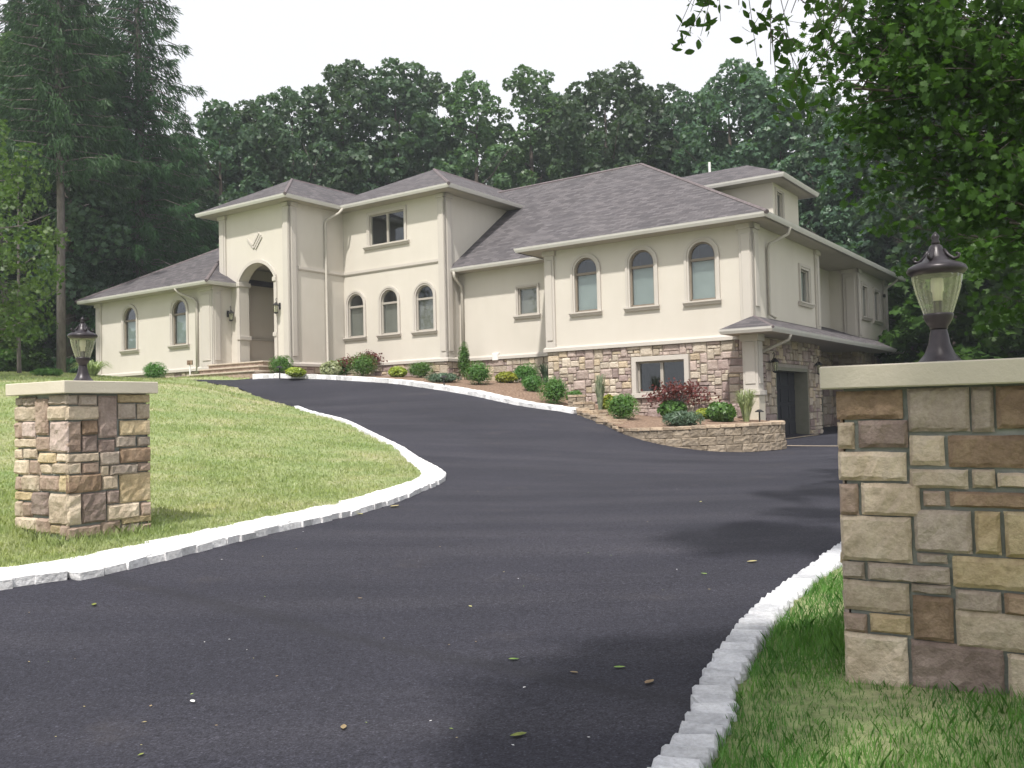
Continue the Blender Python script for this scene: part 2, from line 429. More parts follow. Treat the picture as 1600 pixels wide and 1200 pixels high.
def _shingle():
    m, n, b = mat_new('roof_shingle')
    uv = n.nodes.new('ShaderNodeUVMap')
    br = n.nodes.new('ShaderNodeTexBrick')
    br.offset = 0.5; br.inputs['Scale'].default_value = 1.0
    br.inputs['Brick Width'].default_value = 0.31; br.inputs['Row Height'].default_value = 0.145
    br.inputs['Mortar Size'].default_value = 0.007; br.inputs['Mortar Smooth'].default_value = 0.3; br.inputs['Bias'].default_value = 0.0
    br.inputs['Color1'].default_value = (0.078, 0.074, 0.079, 1); br.inputs['Color2'].default_value = (0.138, 0.129, 0.135, 1); br.inputs['Mortar'].default_value = (0.055, 0.05, 0.054, 1)
    n.links.new(uv.outputs[0], br.inputs[0])
    mp = n.nodes.new('ShaderNodeMapping'); mp.inputs['Scale'].default_value = (1.1, 2.6, 1); n.links.new(uv.outputs[0], mp.inputs[0])
    t = noise(n, 1.2, 6, 0.65, vec=mp.outputs[0]); r = ramp(n, [(0.3, (0.84, 0.84, 0.86)), (0.7, (1.14, 1.12, 1.1))]); n.links.new(t.outputs['Fac'], r.inputs[0])
    n.links.new(mixc(n, br.outputs['Color'], r.outputs[0], 0.85, 'MULTIPLY'), b.inputs['Base Color'])
    b.inputs['Roughness'].default_value = 0.95; b.inputs['Specular IOR Level'].default_value = 0.15
    bump(n, b, br.outputs['Fac'], -0.5, 0.02)
    return m
M['shingle'] = _shingle()

def _bark(name, c0, c1):
    m, n, b = mat_new(name)
    tc = n.nodes.new('ShaderNodeTexCoord'); mp = n.nodes.new('ShaderNodeMapping'); mp.inputs['Scale'].default_value = (6, 6, 1.2); n.links.new(tc.outputs['Object'], mp.inputs[0])
    t = noise(n, 2.2, 7, 0.7, vec=mp.outputs[0]); r = ramp(n, [(0.3, c0), (0.7, c1)]); n.links.new(t.outputs['Fac'], r.inputs[0])
    n.links.new(r.outputs[0], b.inputs['Base Color']); b.inputs['Roughness'].default_value = 0.95; b.inputs['Specular IOR Level'].default_value = 0.15
    bump(n, b, t.outputs['Fac'], 0.8, 0.06)
    return m
M['bark'] = _bark('bark', (0.055, 0.045, 0.038), (0.14, 0.12, 0.105))
M['bark_grey'] = _bark('bark_grey', (0.10, 0.088, 0.082), (0.22, 0.195, 0.185))

def _leaf(name, c0, c1, trans=0.35, scale=1.2, rnd=0.18, hue=0.015, gloss=0.035):
    m = bpy.data.materials.new(name); m.use_nodes = True; n = m.node_tree; n.nodes.clear()
    o = n.nodes.new('ShaderNodeOutputMaterial')
    P = world_pos(n)
    t = noise(n, scale, 4, 0.7, vec=P); r = ramp(n, [(0.32, c0), (0.68, c1)]); n.links.new(t.outputs['Fac'], r.inputs[0])
    oi = n.nodes.new('ShaderNodeObjectInfo'); hs = n.nodes.new('ShaderNodeHueSaturation')
    mr = n.nodes.new('ShaderNodeMapRange'); mr.inputs[3].default_value = 1 - rnd; mr.inputs[4].default_value = 1 + rnd
    mh = n.nodes.new('ShaderNodeMapRange'); mh.inputs[3].default_value = 0.5 - hue; mh.inputs[4].default_value = 0.5 + hue
    n.links.new(oi.outputs['Random'], mr.inputs[0]); n.links.new(mr.outputs[0], hs.inputs['Value'])
    n.links.new(oi.outputs['Random'], mh.inputs[0]); n.links.new(mh.outputs[0], hs.inputs['Hue'])
    # leaf-to-leaf variation
    f = noise(n, 9, 2, 0.6, vec=P); fr = ramp(n, [(0.3, (0.68, 0.70, 0.72)), (0.7, (1.25, 1.22, 1.1))]); n.links.new(f.outputs['Fac'], fr.inputs[0])
    n.links.new(mixc(n, r.outputs[0], fr.outputs[0], 0.9, 'MULTIPLY'), hs.inputs['Color'])
    d = n.nodes.new('ShaderNodeBsdfDiffuse'); tl = n.nodes.new('ShaderNodeBsdfTranslucent'); g = n.nodes.new('ShaderNodeBsdfGlossy')
    g.inputs['Roughness'].default_value = 0.45
    n.links.new(hs.outputs[0], d.inputs[0]); n.links.new(mixc(n, hs.outputs[0], (1.2, 1.35, 0.55), 1.0, 'MULTIPLY'), tl.inputs[0])
    m1 = n.nodes.new('ShaderNodeMixShader'); m1.inputs[0].default_value = trans
    n.links.new(d.outputs[0], m1.inputs[1]); n.links.new(tl.outputs[0], m1.inputs[2])
    m2 = n.nodes.new('ShaderNodeMixShader'); m2.inputs[0].default_value = gloss
    n.links.new(m1.outputs[0], m2.inputs[1]); n.links.new(g.outputs[0], m2.inputs[2]); n.links.new(m2.outputs[0], o.inputs[0])
    return m
M['oak'] = _leaf('leaf_oak', (0.046, 0.100, 0.058), (0.086, 0.150, 0.080), 0.38, rnd=0.28, hue=0.025)
M['oak_pale'] = _leaf('leaf_tulip', (0.066, 0.128, 0.062), (0.115, 0.185, 0.085))
M['maple'] = _leaf('leaf_maple', (0.030, 0.074, 0.016), (0.066, 0.140, 0.030), 0.34, gloss=0.012)
M['sapling'] = _leaf('leaf_sapling', (0.05, 0.105, 0.028), (0.105, 0.165, 0.05), 0.4, gloss=0.02)
M['spruce'] = _leaf('leaf_spruce', (0.026, 0.064, 0.026), (0.050, 0.105, 0.042), 0.2, gloss=0.012)
M['globe'] = _leaf('leaf_globe', (0.065, 0.165, 0.035), (0.13, 0.26, 0.065), 0.3, 3.0)
M['lime'] = _leaf('leaf_lime', (0.21, 0.28, 0.035), (0.38, 0.42, 0.06), 0.3, 3.0)
M['variegated'] = _leaf('leaf_variegated', (0.25, 0.32, 0.16), (0.50, 0.53, 0.36), 0.3, 6.0)
M['juniper'] = _leaf('leaf_juniper', (0.065, 0.12, 0.075), (0.12, 0.18, 0.125), 0.15, 3.0)
M['redleaf'] = _leaf('leaf_red', (0.11, 0.028, 0.032), (0.21, 0.062, 0.062), 0.35, 3.0)
M['bluegrass'] = _leaf('blade_blue', (0.22, 0.29, 0.20), (0.36, 0.42, 0.31), 0.3, 3.0)
M['palegrass'] = _leaf('blade_pale', (0.24, 0.30, 0.14), (0.42, 0.47, 0.28), 0.3, 3.0)
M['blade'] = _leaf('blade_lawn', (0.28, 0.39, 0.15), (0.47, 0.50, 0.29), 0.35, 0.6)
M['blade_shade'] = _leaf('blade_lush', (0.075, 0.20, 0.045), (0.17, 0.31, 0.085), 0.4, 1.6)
M['dryleaf'] = _leaf('leaf_dry', (0.40, 0.33, 0.16), (0.58, 0.50, 0.28), 0.2, 20.0, 0.3, 0.04)
M['greenleaf'] = _leaf('leaf_fallen_green', (0.17, 0.27, 0.06), (0.34, 0.40, 0.12), 0.2, 20.0, 0.2, 0.03)
# ------------------------------------------------------------------ house frame (u along the front, v away from it)
YAW = math.radians(54.72)
HO = Vector((7.01, 25.82, 0))
EU = Vector((math.sin(YAW), -math.cos(YAW), 0))
EV = Vector((math.cos(YAW), math.sin(YAW), 0))
HROT = YAW - math.pi / 2
def HW(u, v, z=0.0):
    return HO + EU * u + EV * v + Vector((0, 0, z))

# ------------------------------------------------------------------ lie of the land
LKERB = [at(*p) for p in ((0, 905, 6.75), (131, 890, 7.15), (350, 838, 8.6), (481, 810, 9.9), (569, 789, 11.1), (634, 767, 12.6), (668, 754, 13.6),
          (677, 744, 14.4), (664, 731, 15.4), (645, 719.5, 16.6), (624, 702, 18.3), (596, 688, 19.8), (568, 674, 21.3), (540, 660, 23.0), (515, 653, 24.2),
          (480, 644, 25.8), (463, 637, 26.8), (430, 629, 28.2), (400, 620, 29.6), (345, 603, 32.5), (250, 595, 35.0))]
LKERB = [Vector((-9.5, 0.2, 0.0)), Vector((-6.3, 4.2, 0.2))] + LKERB
UKERB = [at(*p) for p in ((404, 589, 33.0), (440, 589, 32.8), (500, 590.4, 32.5), (560, 594, 32.0), (620, 598, 31.2), (680, 606, 29.9), (750, 618, 28.3),
          (790, 627, 27.4), (820, 634, 26.8), (860, 640, 26.0), (900, 644, 25.2))]
WALLB = [at(*p) for p in ((912, 652, 24.6), (940, 662, 23.8), (968, 675, 22.6), (1000, 686, 21.8), (1050, 698, 21.2), (1110, 705, 20.9), (1170, 706, 20.9), (1215, 703, 21.4), (1226, 699, 21.9))]
RKERB = [at(*p) for p in ((1072, 1200, 3.47), (1118, 1094, 4.18), (1166, 1008, 5.0), (1220, 945, 5.8), (1294, 888, 6.8))]
_d = (RKERB[1] - RKERB[0])
RKERB = [Vector((-3.9, -5.5, -0.25)), Vector((-1.15, 0.1, -0.02))] + RKERB + [Vector((3.5, 8.6, 0.32)), Vector((5.2, 11.0, 0.36)), Vector((7.6, 13.4, 0.4)), Vector((11, 15.6, 0.42)), Vector((17, 18.5, 0.45))]

def rbf(pts):
    A = np.array([[p[0], p[1]] for p in pts], float); z = np.array([p[2] for p in pts], float)
    n = len(A)
    d = np.sqrt(((A[:, None] - A[None]) ** 2).sum(-1)) + 1e-9
    K = d ** 2 * np.log(d) + np.eye(n) * 0.6
    Pm = np.c_[np.ones(n), A]
    S = np.block([[K, Pm], [Pm.T, np.zeros((3, 3))]])
    w = np.linalg.solve(S, np.r_[z, 0, 0, 0])
    def f(x, y):
        x = np.asarray(x, float); y = np.asarray(y, float)
        r = np.sqrt((x[..., None] - A[:, 0]) ** 2 + (y[..., None] - A[:, 1]) ** 2) + 1e-9
        return (r ** 2 * np.log(r)) @ w[:n] + w[n] + w[n+1] * x + w[n+2] * y
    return f

_ctl = [tuple(p) for p in LKERB + UKERB + WALLB + RKERB]
_ctl += [(0, 0, 0.0), (4, 0, 0.12), (2.2, 4.4, 0.225), (-4.1, 8.6, 0.43), (4, 8, 0.33), (7, 6, 0.35), (-14, 3, 0.3), (-10, 10, 0.75), (-16, 14, 1.3), (-8, 14, 0.95), (-6, 18, 1.15),
         (-9, 22, 1.75), (-14, 24, 2.35), (-10, 28, 2.5), (-16, 33, 3.2), (-26, 30, 3.2), (-24, 42, 3.7), (-32, 18, 2.4), (0, -7, -0.3), (9, -7, -0.1), (-12, -7, -0.3),
         (12, 3, 0.45), (16, 10, 0.5)]
_ctl += [tuple(HW(*p)) for p in ((-31, -3.4, 3.28), (-26, -3.4, 3.2), (-22, -3.6, 3.1), (-19.5, -3.8, 3.03), (-17.2, -2, 2.95), (-15, 0.5, 2.8), (-31, 8, 3.5), (-20, 20, 3.8), (-8, 22, 3.4),
         (1.2, 2, 0.4), (1, 8, 0.4), (1, 16, 0.4), (5, 4, 0.4), (6, 14, 0.42), (10, 6, 0.42), (2.3, -1.5, 0.41), (13, 14, 0.6), (9, -6, 0.42), (4, 26, 1.2), (-7.5, -1.2, 2.0), (-5, -0.6, 1.3), (0, -0.6, 0.5))]
_h0 = rbf(_ctl)
def ground(x, y):
    x = np.asarray(x, float); y = np.asarray(y, float)
    r = np.hypot(x, y - 22); t = np.clip((r - 34) / 26, 0, 1); t = t * t * (3 - 2 * t)
    base = 2.2 + np.clip((y - 30) / 60, -0.4, 1.5) * 2.0
    return np.where(t >= 1, base, _h0(x, y) * (1 - t) + base * t)
def gz(x, y): return float(ground(x, y))

_bed = [tuple(p + Vector((0, 0, 0.06))) for p in UKERB] + [tuple(p + Vector((0, 0, dz))) for p, dz in zip(WALLB, (0.10, 0.14, 0.12, 0.22, 0.42, 0.54, 0.58, 0.60, 0.60))]
_bed += [tuple(HW(*p)) for p in ((-17.3, -1.9, 3.06), (-17.5, 0.8, 3.08), (-15, 0.95, 2.97), (-12.4, 0.95, 2.80), (-11.6, 1.75, 2.68), (-8.5, 1.75, 2.45), (-7.1, 0.0, 2.22), (-5.9, 0, 1.86), (-4.85, 0, 1.5), (-3.7, 0, 1.25),
         (-2, 0, 1.18), (-0.2, -0.1, 1.12), (0.6, -1.6, 1.03))]
bedz0 = rbf(_bed)
def bedz(x, y): return float(bedz0(np.array(x), np.array(y)))

def on_surface(x, y, fn):
    """where the line of sight through (x, y) meets a surface"""
    d = ray(x, y); lo = None; Y = 2.5
    while Y < 90:
        p = EYE + d * Y
        if p.z <= fn(p.x, p.y):
            break
        Y += 0.05
    return EYE + d * Y

DRIVE = [p.to_2d() for p in LKERB] + [HW(-30, -7.0).to_2d(), HW(-30, -4.8).to_2d(), HW(-21.5, -4.9).to_2d(), HW(-20.4, -4.6).to_2d()] + [p.to_2d() for p in UKERB] \
    + [p.to_2d() for p in WALLB] + [HW(1.35, -1.6).to_2d(), HW(0.2, -0.9).to_2d(), HW(-0.3, 0.2).to_2d(), HW(-1.5, 6.5).to_2d(), HW(-1.5, 17).to_2d(), HW(9, 18).to_2d(), HW(12, 4).to_2d()] + [p.to_2d() for p in RKERB[::-1]]
BED = [p.to_2d() for p in UKERB] + [p.to_2d() for p in WALLB] + [HW(1.3, -1.6).to_2d(), HW(0.3, -0.5).to_2d(), HW(0.1, 0.3).to_2d(), HW(-7.0, 0.3).to_2d(), HW(-7.3, 2.0).to_2d(), HW(-12.1, 2.0).to_2d(), HW(-12.2, 1.2).to_2d(), HW(-17.5, 1.2).to_2d(), HW(-17.7, -2.1).to_2d(), HW(-18.3, -3.0).to_2d()]

def inside(poly, X, Y):
    P = np.array([(p[0], p[1]) for p in poly]); c = np.zeros(X.shape, bool); n = len(P); j = n - 1
    for i in range(n):
        xi, yi = P[i]; xj, yj = P[j]
        cond = ((yi > Y) != (yj > Y)) & (X < (xj - xi) * (Y - yi) / (yj - yi + 1e-12) + xi)
        c ^= cond; j = i
    return c

def dense(poly, step):
    out = []
    for a, b in zip(poly, poly[1:] + poly[:1]):
        n = max(1, int((b - a).length / step))
        out += [a + (b - a) * (k / n) for k in range(n)]
    return out

def sheet(name, poly, fn, step, mat, dz):
    ring = dense(poly, step)
    P = np.array([(p.x, p.y) for p in ring]); lo, hi = P.min(0), P.max(0)
    gx, gy = np.meshgrid(np.arange(lo[0] + step / 2, hi[0], step), np.arange(lo[1] + step / 2, hi[1], step))
    ok = inside(poly, gx, gy)
    pts = [Vector(p) for p in P] + [Vector((x, y)) for x, y in zip(gx[ok], gy[ok])]
    V, E, F, *_ = delaunay_2d_cdt(pts, [], [list(range(len(ring)))], 1, 1e-4)
    xy = np.array([(v.x, v.y) for v in V]); z = fn(xy[:, 0], xy[:, 1]) + dz
    me = bpy.data.meshes.new(name)
    me.from_pydata(np.c_[xy, z].tolist(), [], [list(f) for f in F])
    for p in me.polygons: p.use_smooth = True
    o = link(name, me, mat)
    # faces up
    bm = bmesh.new(); bm.from_mesh(me)
    for f in bm.faces:
        if f.normal.z < 0: f.normal_flip()
    bm.to_mesh(me); bm.free()
    return o

def _axis(lo, hi, a, b, fine, coarse, far):
    return np.unique(np.round(np.concatenate([[-far, -far * 0.55, -far * 0.3, -far*0.18], np.arange(lo, a, coarse), np.arange(a, b, fine), np.arange(b, hi + 0.1, coarse), [far * 0.18, far * 0.3, far * 0.55, far]]), 3))
gx = _axis(-60, 60, -15, 14, 0.25, 1.5, 900)
gy = _axis(-40, 110, -3, 38, 0.25, 1.5, 900)
GX, GY = np.meshgrid(gx, gy)
GZ = ground(GX, GY)
lump = 0.012 * np.sin(GX * 2.1 + 1.3 * np.sin(GY * 1.7)) * np.cos(GY * 2.4 + np.sin(GX))
GZ = GZ + lump + 0.03
_in = inside(DRIVE, GX, GY); GZ = np.where(_in, GZ - 0.22, GZ)
_in = inside(BED, GX, GY); GZ = np.where(_in, np.minimum(GZ, bedz0(GX, GY)) - 0.35, GZ)
_nx, _ny = len(gx), len(gy)
me = bpy.data.meshes.new('ground')
_idx = np.arange(_nx * _ny).reshape(_ny, _nx)
_q = np.stack([_idx[:-1, :-1], _idx[:-1, 1:], _idx[1:, 1:], _idx[1:, :-1]], -1).reshape(-1, 4)
me.from_pydata(np.stack([GX, GY, GZ], -1).reshape(-1, 3).tolist(), [], _q.tolist())
for p in me.polygons: p.use_smooth = True
tag(link('ground', me, M['lawn']), kind='structure')

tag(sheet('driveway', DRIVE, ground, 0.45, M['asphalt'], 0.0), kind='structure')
tag(sheet('mulch_bed', BED, bedz0, 0.4, M['mulch'], 0.0), kind='structure')

# ------------------------------------------------------------------ rough blocks
def stone_mesh(name, w, h, d, seed, nx=4, ny=3, rough=0.012, cham=0.4):
    """rough-faced block: face towards -y, centred in x and z, back at y=0"""
    r = random.Random(seed); v = []; f = []
    jit = [[(r.uniform(-1, 1), r.uniform(-1, 1), r.uniform(-1, 1)) for _ in range(ny + 1)] for _ in range(nx + 1)]
    for i in range(nx + 1):
        for j in range(ny + 1):
            a, b = i / nx, j / ny
            edge = i in (0, nx) or j in (0, ny)
            # outer ring hugs the outline, next ring just inside it
            if nx > 2:
                a = [0, 0.5 / nx * 0.9][i] if i < 2 else ([1, 1 - 0.5 / nx * 0.9][nx - i] if i > nx - 2 else (i - 0.5) / (nx - 1))
            if ny > 2:
                b = [0, 0.5 / ny * 0.9][j] if j < 2 else ([1, 1 - 0.5 / ny * 0.9][ny - j] if j > ny - 2 else (j - 0.5) / (ny - 1))
            q = jit[i][j]
            x = (a - 0.5) * w + q[0] * (0.4 if edge else 1) * rough * 0.6
            z = (b - 0.5) * h + q[1] * (0.4 if edge else 1) * rough * 0.6
            y = -(d * cham if edge else d + q[2] * rough)
            v.append((x, y, z))
    I = lambda i, j: i * (ny + 1) + j
    for i in range(nx):
        for j in range(ny):
            f.append([I(i, j), I(i + 1, j), I(i + 1, j + 1), I(i, j + 1)])
    rim = [I(i, 0) for i in range(nx)] + [I(nx, j) for j in range(ny)] + [I(nx - i, ny) for i in range(nx)] + [I(0, ny - j) for j in range(ny)]
    base = len(v)
    for k in rim: v.append((v[k][0], 0.0, v[k][2]))
    n = len(rim)
    for k in range(n): f.append([rim[(k + 1) % n], rim[k], base + k, base + (k + 1) % n])
    me = bpy.data.meshes.new(name); me.from_pydata(v, [], f)
    bm = bmesh.new(); bm.from_mesh(me); bmesh.ops.recalc_face_normals(bm, faces=bm.faces); bm.to_mesh(me); bm.free()
    for p in me.polygons: p.use_smooth = False
    return me

def cobble_mesh(name, seed, w=1.0, h=1.0, d=1.0):
    r = random.Random(seed); bm = bmesh.new()
    bmesh.ops.create_cube(bm, size=1.0)
    bmesh.ops.bevel(bm, geom=list(bm.edges), offset=0.07, segments=1, affect='EDGES')
    for v in bm.verts:
        v.co += Vector((r.uniform(-.03, .03), r.uniform(-.035, .035), r.uniform(-.02, .02)))
        v.co.x *= w; v.co.y *= d; v.co.z *= h
    me = bpy.data.meshes.new(name); bm.to_mesh(me); bm.free()
    return me
COB = [cobble_mesh('kerb_block', s) for s in range(10)]
for c in COB: c.materials.append(M['kerb'])
COBG = [cobble_mesh('kerb_block', s) for s in range(10, 20)]
for c in COBG: c.materials.append(M['kerb_grey'])

def kerb(name, line, width, step, top, skew, first=0.0, last=1e9, taper=None, cob=None):
    cob = cob or COB
    root = empty(name, tuple(line[0])); tag(root, kind='structure')
    base = Vector(root.location)
    # walk the line (smoothed)
    L = [p.to_2d() for p in line]; fine = []
    for k in range(len(L) - 1):
        p0, p1, p2, p3 = L[max(k-1, 0)], L[k], L[k+1], L[min(k+2, len(L)-1)]
        for t in np.linspace(0, 1, 14, endpoint=False):
            fine.append(0.5 * ((2*p1) + (p2-p0)*t + (2*p0-5*p1+4*p2-p3)*t*t + (3*p1-p0-3*p2+p3)*t**3))
    fine.append(L[-1]); s = 0.0; nxt = first; r = random.Random(5)
    for a, b in zip(fine, fine[1:]):
        l = (b - a).length
        while nxt <= s + l and nxt < last:
            p = a + (b - a) * ((nxt - s) / max(l, 1e-6)); ang = math.atan2(b.y - a.y, b.x - a.x)
            z = gz(p.x, p.y); st = step * r.uniform(0.9, 1.1)
            o = bpy.data.objects.new('kerb_block', cob[r.randrange(len(cob))]); COL.objects.link(o); o.parent = root
            hh = 0.22
            o.location = Vector((p.x, p.y, z + top * r.uniform(0.94, 1.06) - hh / 2)) - base
            dz = gz(p.x + math.cos(ang) * .3, p.y + math.sin(ang) * .3) - z
            o.rotation_euler = (r.uniform(-.025, .025), -math.atan2(dz, .3) + r.uniform(-.015, .015), ang + skew + r.uniform(-.03, .03))
            wd = width if not taper else float(np.interp(nxt, taper[:2], (width, width * taper[2])))
            o.scale = (st * 1.2, wd * r.uniform(0.96, 1.04), hh)
            nxt += st
        s += l
    return root
kerb('kerb_lawn', LKERB[1:19], 0.60, 0.19, 0.06, 0.0, 0.6, 37, taper=(8.0, 16.0, 0.24))
kerb('kerb_flower_bed', UKERB, 0.50, 0.21, 0.13, 0.0)
kerb('kerb_right', RKERB[1:8], 0.185, 0.12, 0.06, 0.2, 1.2, 12, cob=COBG)

# pale concrete edging strips in front of the garage doors
def strip(name, a, b, w):
    a, b = Vector((a.x, a.y)), Vector((b.x, b.y)); n = Vector((-(b - a).y, (b - a).x)).normalized() * w / 2; k = 12; v = []; f = []
    for i in range(k + 1):
        p = a + (b - a) * i / k
        for q in (p + n, p - n): v.append((q.x, q.y, gz(q.x, q.y) + .012))
    for i in range(k): f.append([2*i, 2*i+1, 2*i+3, 2*i+2])
    me = bpy.data.meshes.new(name); me.from_pydata(v, [], f); tag(link(name, me, M['st_cream']), kind='structure')
strip('concrete_strip', on_surface(1228, 697, gz), on_surface(1312, 697.5, gz), 0.22)
strip('concrete_strip', HW(0.25, 1.7), HW(0.25, 5.0), 0.16)
# ------------------------------------------------------------------ the house
HZ = 0.35
house = empty('house', HW(0, 0, HZ), HROT)
tag(house, 'sprawling cream stucco house with grey hip roofs and stone basement', 'house')
def HB(): return MB((0, 0, -HZ))
def front(v0): return lambda a, o, z: (a, v0 - o, z)
def side(u0): return lambda a, o, z: (u0 + o, a, z)
ZB = 3.42      # underside of the stucco

def arch_path(c, w, z0, zt, n=14, rise=None):
    """window outline from bottom left over the head to bottom right"""
    r = w / 2; rise = rise or r; zs = zt - rise
    if rise >= r - 1e-6:
        arc = [(c - r * math.cos(math.pi * k / n), zs + rise * math.sin(math.pi * k / n)) for k in range(n + 1)]
    else:
        R = (r * r + rise * rise) / (2 * rise); th = math.asin(r / R); zc = zt - R
        arc = [(c + R * math.sin(-th + 2 * th * k / n), zc + R * math.cos(-th + 2 * th * k / n)) for k in range(n + 1)]
    return [(c - r, z0)] + arc + [(c + r, z0)]
def rect_path(c, w, z0, zt):
    return [(c - w/2, z0), (c - w/2, zt), (c + w/2, zt), (c + w/2, z0)]
def grow(path, d, c, rise_keep=True):
    out = []
    n = len(path)
    for k, (a, z) in enumerate(path):
        if k == 0: out.append((a - d, z)); continue
        if k == n - 1: out.append((a + d, z)); continue
        p, q = path[k-1], path[k+1]
        t1 = Vector((a - p[0], z - p[1])).normalized(); t2 = Vector((q[0] - a, q[1] - z)).normalized()
        n1 = Vector((-t1.y, t1.x)); n2 = Vector((-t2.y, t2.x)); m = (n1 + n2) / (1 + n1.dot(n2))
        out.append((a + m.x * d, z + m.y * d))
    return out

def wall(fr, a0, a1, z0, z1, holes=(), depth=0.16, mat='stucco', name='wall', parent=None):
    mb = HB()
    outer = [Vector((a0, z0, 0)), Vector((a1, z0, 0)), Vector((a1, z1, 0)), Vector((a0, z1, 0))]
    loops = [outer] + [[Vector((a, z, 0)) for a, z in h] for h in holes]
    flat = [p for l in loops for p in l]
    ids = [mb.add(fr(p.x, 0, p.y)) for p in flat]
    for t in tessellate_polygon(loops): mb.f.append([ids[k] for k in t])
    for h in holes:
        n = len(h)
        for k in range(n):
            p, q = h[k], h[(k + 1) % n]
            mb.poly([fr(p[0], 0, p[1]), fr(q[0], 0, q[1]), fr(q[0], -depth, q[1]), fr(p[0], -depth, p[1])])
    return mb.build(name, M[mat], parent or house)

def box(fr, name, a0, a1, o0, o1, z0, z1, mat, parent=None, bevel=0.0):
    mb = HB(); mb.box((a0, o0, z0), (a1, o1, z1), fr)
    return mb.build(name, M[mat], parent or house, bevel=bevel)

def sill(fr, c, w, z, parent, mat='trim'):
    mb = HB(); a0, a1 = c - w/2, c + w/2
    pr = [(0.0, z), (0.13, z), (0.13, z - 0.045), (0.10, z - 0.06), (0.07, z - 0.13), (0.0, z - 0.14)]
    A = [mb.add(fr(a0 + (0.13 - o) * 0.3, o, zz)) for o, zz in pr]; B = [mb.add(fr(a1 - (0.13 - o) * 0.3, o, zz)) for o, zz in pr]
    n = len(pr)
    for k in range(n): mb.f.append([A[k], B[k], B[(k+1) % n], A[(k+1) % n]])
    mb.f.append(A); mb.f.append(B)
    return mb.build('sill', M[mat], parent)

def window(fr, path, c, w, z0, zt, blind='blind', blind_top=None, transom=None, mullions=(), frame='frame', surround=0.11, sill_w=None, sash=True):
    mb = HB()
    mb.ring(grow(path, -0.05, c), path, -0.13, -0.05, fr)
    if sash: mb.box((c - w/2, -0.13, z0), (c + w/2, -0.05, z0 + 0.06), fr)
    if transom: mb.box((c - w/2, -0.125, transom - 0.04), (c + w/2, -0.045, transom + 0.04), fr)
    for a in mullions: mb.box((a - 0.05, -0.125, z0), (a + 0.05, -0.045, zt - 0.01), fr)
    win = mb.build('window', M[frame], house)
    g = HB(); g.poly([fr(a, -0.09, z) for a, z in path]); pn = g.build('pane', M['glass'], win)
    # dark room behind the glass
    d = HB(); x0, x1, y0, y1 = c - w/2 - .02, c + w/2 + .02, z0 - .02, zt + .02
    for q in ([(x0, -.8, y0), (x1, -.8, y0), (x1, -.8, y1), (x0, -.8, y1)], [(x0, -.8, y0), (x0, -.8, y1), (x0, -.165, y1), (x0, -.165, y0)], [(x1, -.8, y0), (x1, -.8, y1), (x1, -.165, y1), (x1, -.165, y0)],
              [(x0, -.8, y0), (x1, -.8, y0), (x1, -.165, y0), (x0, -.165, y0)], [(x0, -.8, y1), (x1, -.8, y1), (x1, -.165, y1), (x0, -.165, y1)]):
        d.poly([fr(*p) for p in q])
    d.build('room_backing', M['dark'], win)
    if blind:
        b = HB(); top = blind_top or zt; n = max(3, int((top - z0) / 0.075))
        for k in range(n):
            za, zb = z0 + (top - z0) * k / n, z0 + (top - z0) * (k + 1) / n
            b.poly([fr(c - w/2 + 0.02, -0.185, za), fr(c + w/2 - 0.02, -0.185, za), fr(c + w/2 - 0.02, -0.165, zb), fr(c - w/2 + 0.02, -0.165, zb)])
        b.build('blind', M[blind], win)
    if surround:
        s = HB(); s.ring(path, grow(path, surround * .45, c), -0.02, 0.035, fr); s.ring(grow(path, surround * .45, c), grow(path, surround, c), 0.0, 0.06, fr)
        s.build('surround', M['trim'], win)
    if sill_w: sill(fr, c, sill_w, z0 - 0.005, win)
    return win

def pilaster(fr, a0, a1, z0, z1, o=0.07, cap=True, plinth=True):
    mb = HB(); mb.box((a0, 0, z0), (a1, o, z1), fr)
    w = a1 - a0
    mb.box((a0 + w * .2, o, z0 + .35), (a1 - w * .2, o + 0.03, z1 - .3), fr)
    if cap: mb.box((a0 - .05, 0, z1 - .16), (a1 + .05, o + .05, z1 - .0), fr)
    return mb.build('pilaster', M['trim'], house, bevel=0.012)

# --- right wing, upper floor
FR = front(0.0)
ARW = [(-5.55, 0.84), (-3.53, 0.84), (-1.53, 0.84)]
wall(FR, -7.1, 0.0, ZB, 6.80, [arch_path(c, w, 4.66, 6.42) for c, w in ARW])
for c, w in ARW:
    window(FR, arch_path(c, w, 4.66, 6.42), c, w, 4.66, 6.42, 'blind', 5.86, 5.90, frame='frame_dark', surround=0.14, sill_w=1.24)
pilaster(FR, -7.12, -6.74, ZB + .02, 6.78)
pilaster(FR, -0.36, 0.07, ZB + .02, 6.78)
# --- link
FL = front(1.75)
wall(FL, -12.2, -7.1, ZB, 6.80, [rect_path(-9.04, 0.84, 4.97, 5.97)])
window(FL, rect_path(-9.04, 0.84, 4.97, 5.97), -9.04, 0.84, 4.97, 5.97, 'blind_grey', 5.93, surround=0.10, sill_w=1.18)
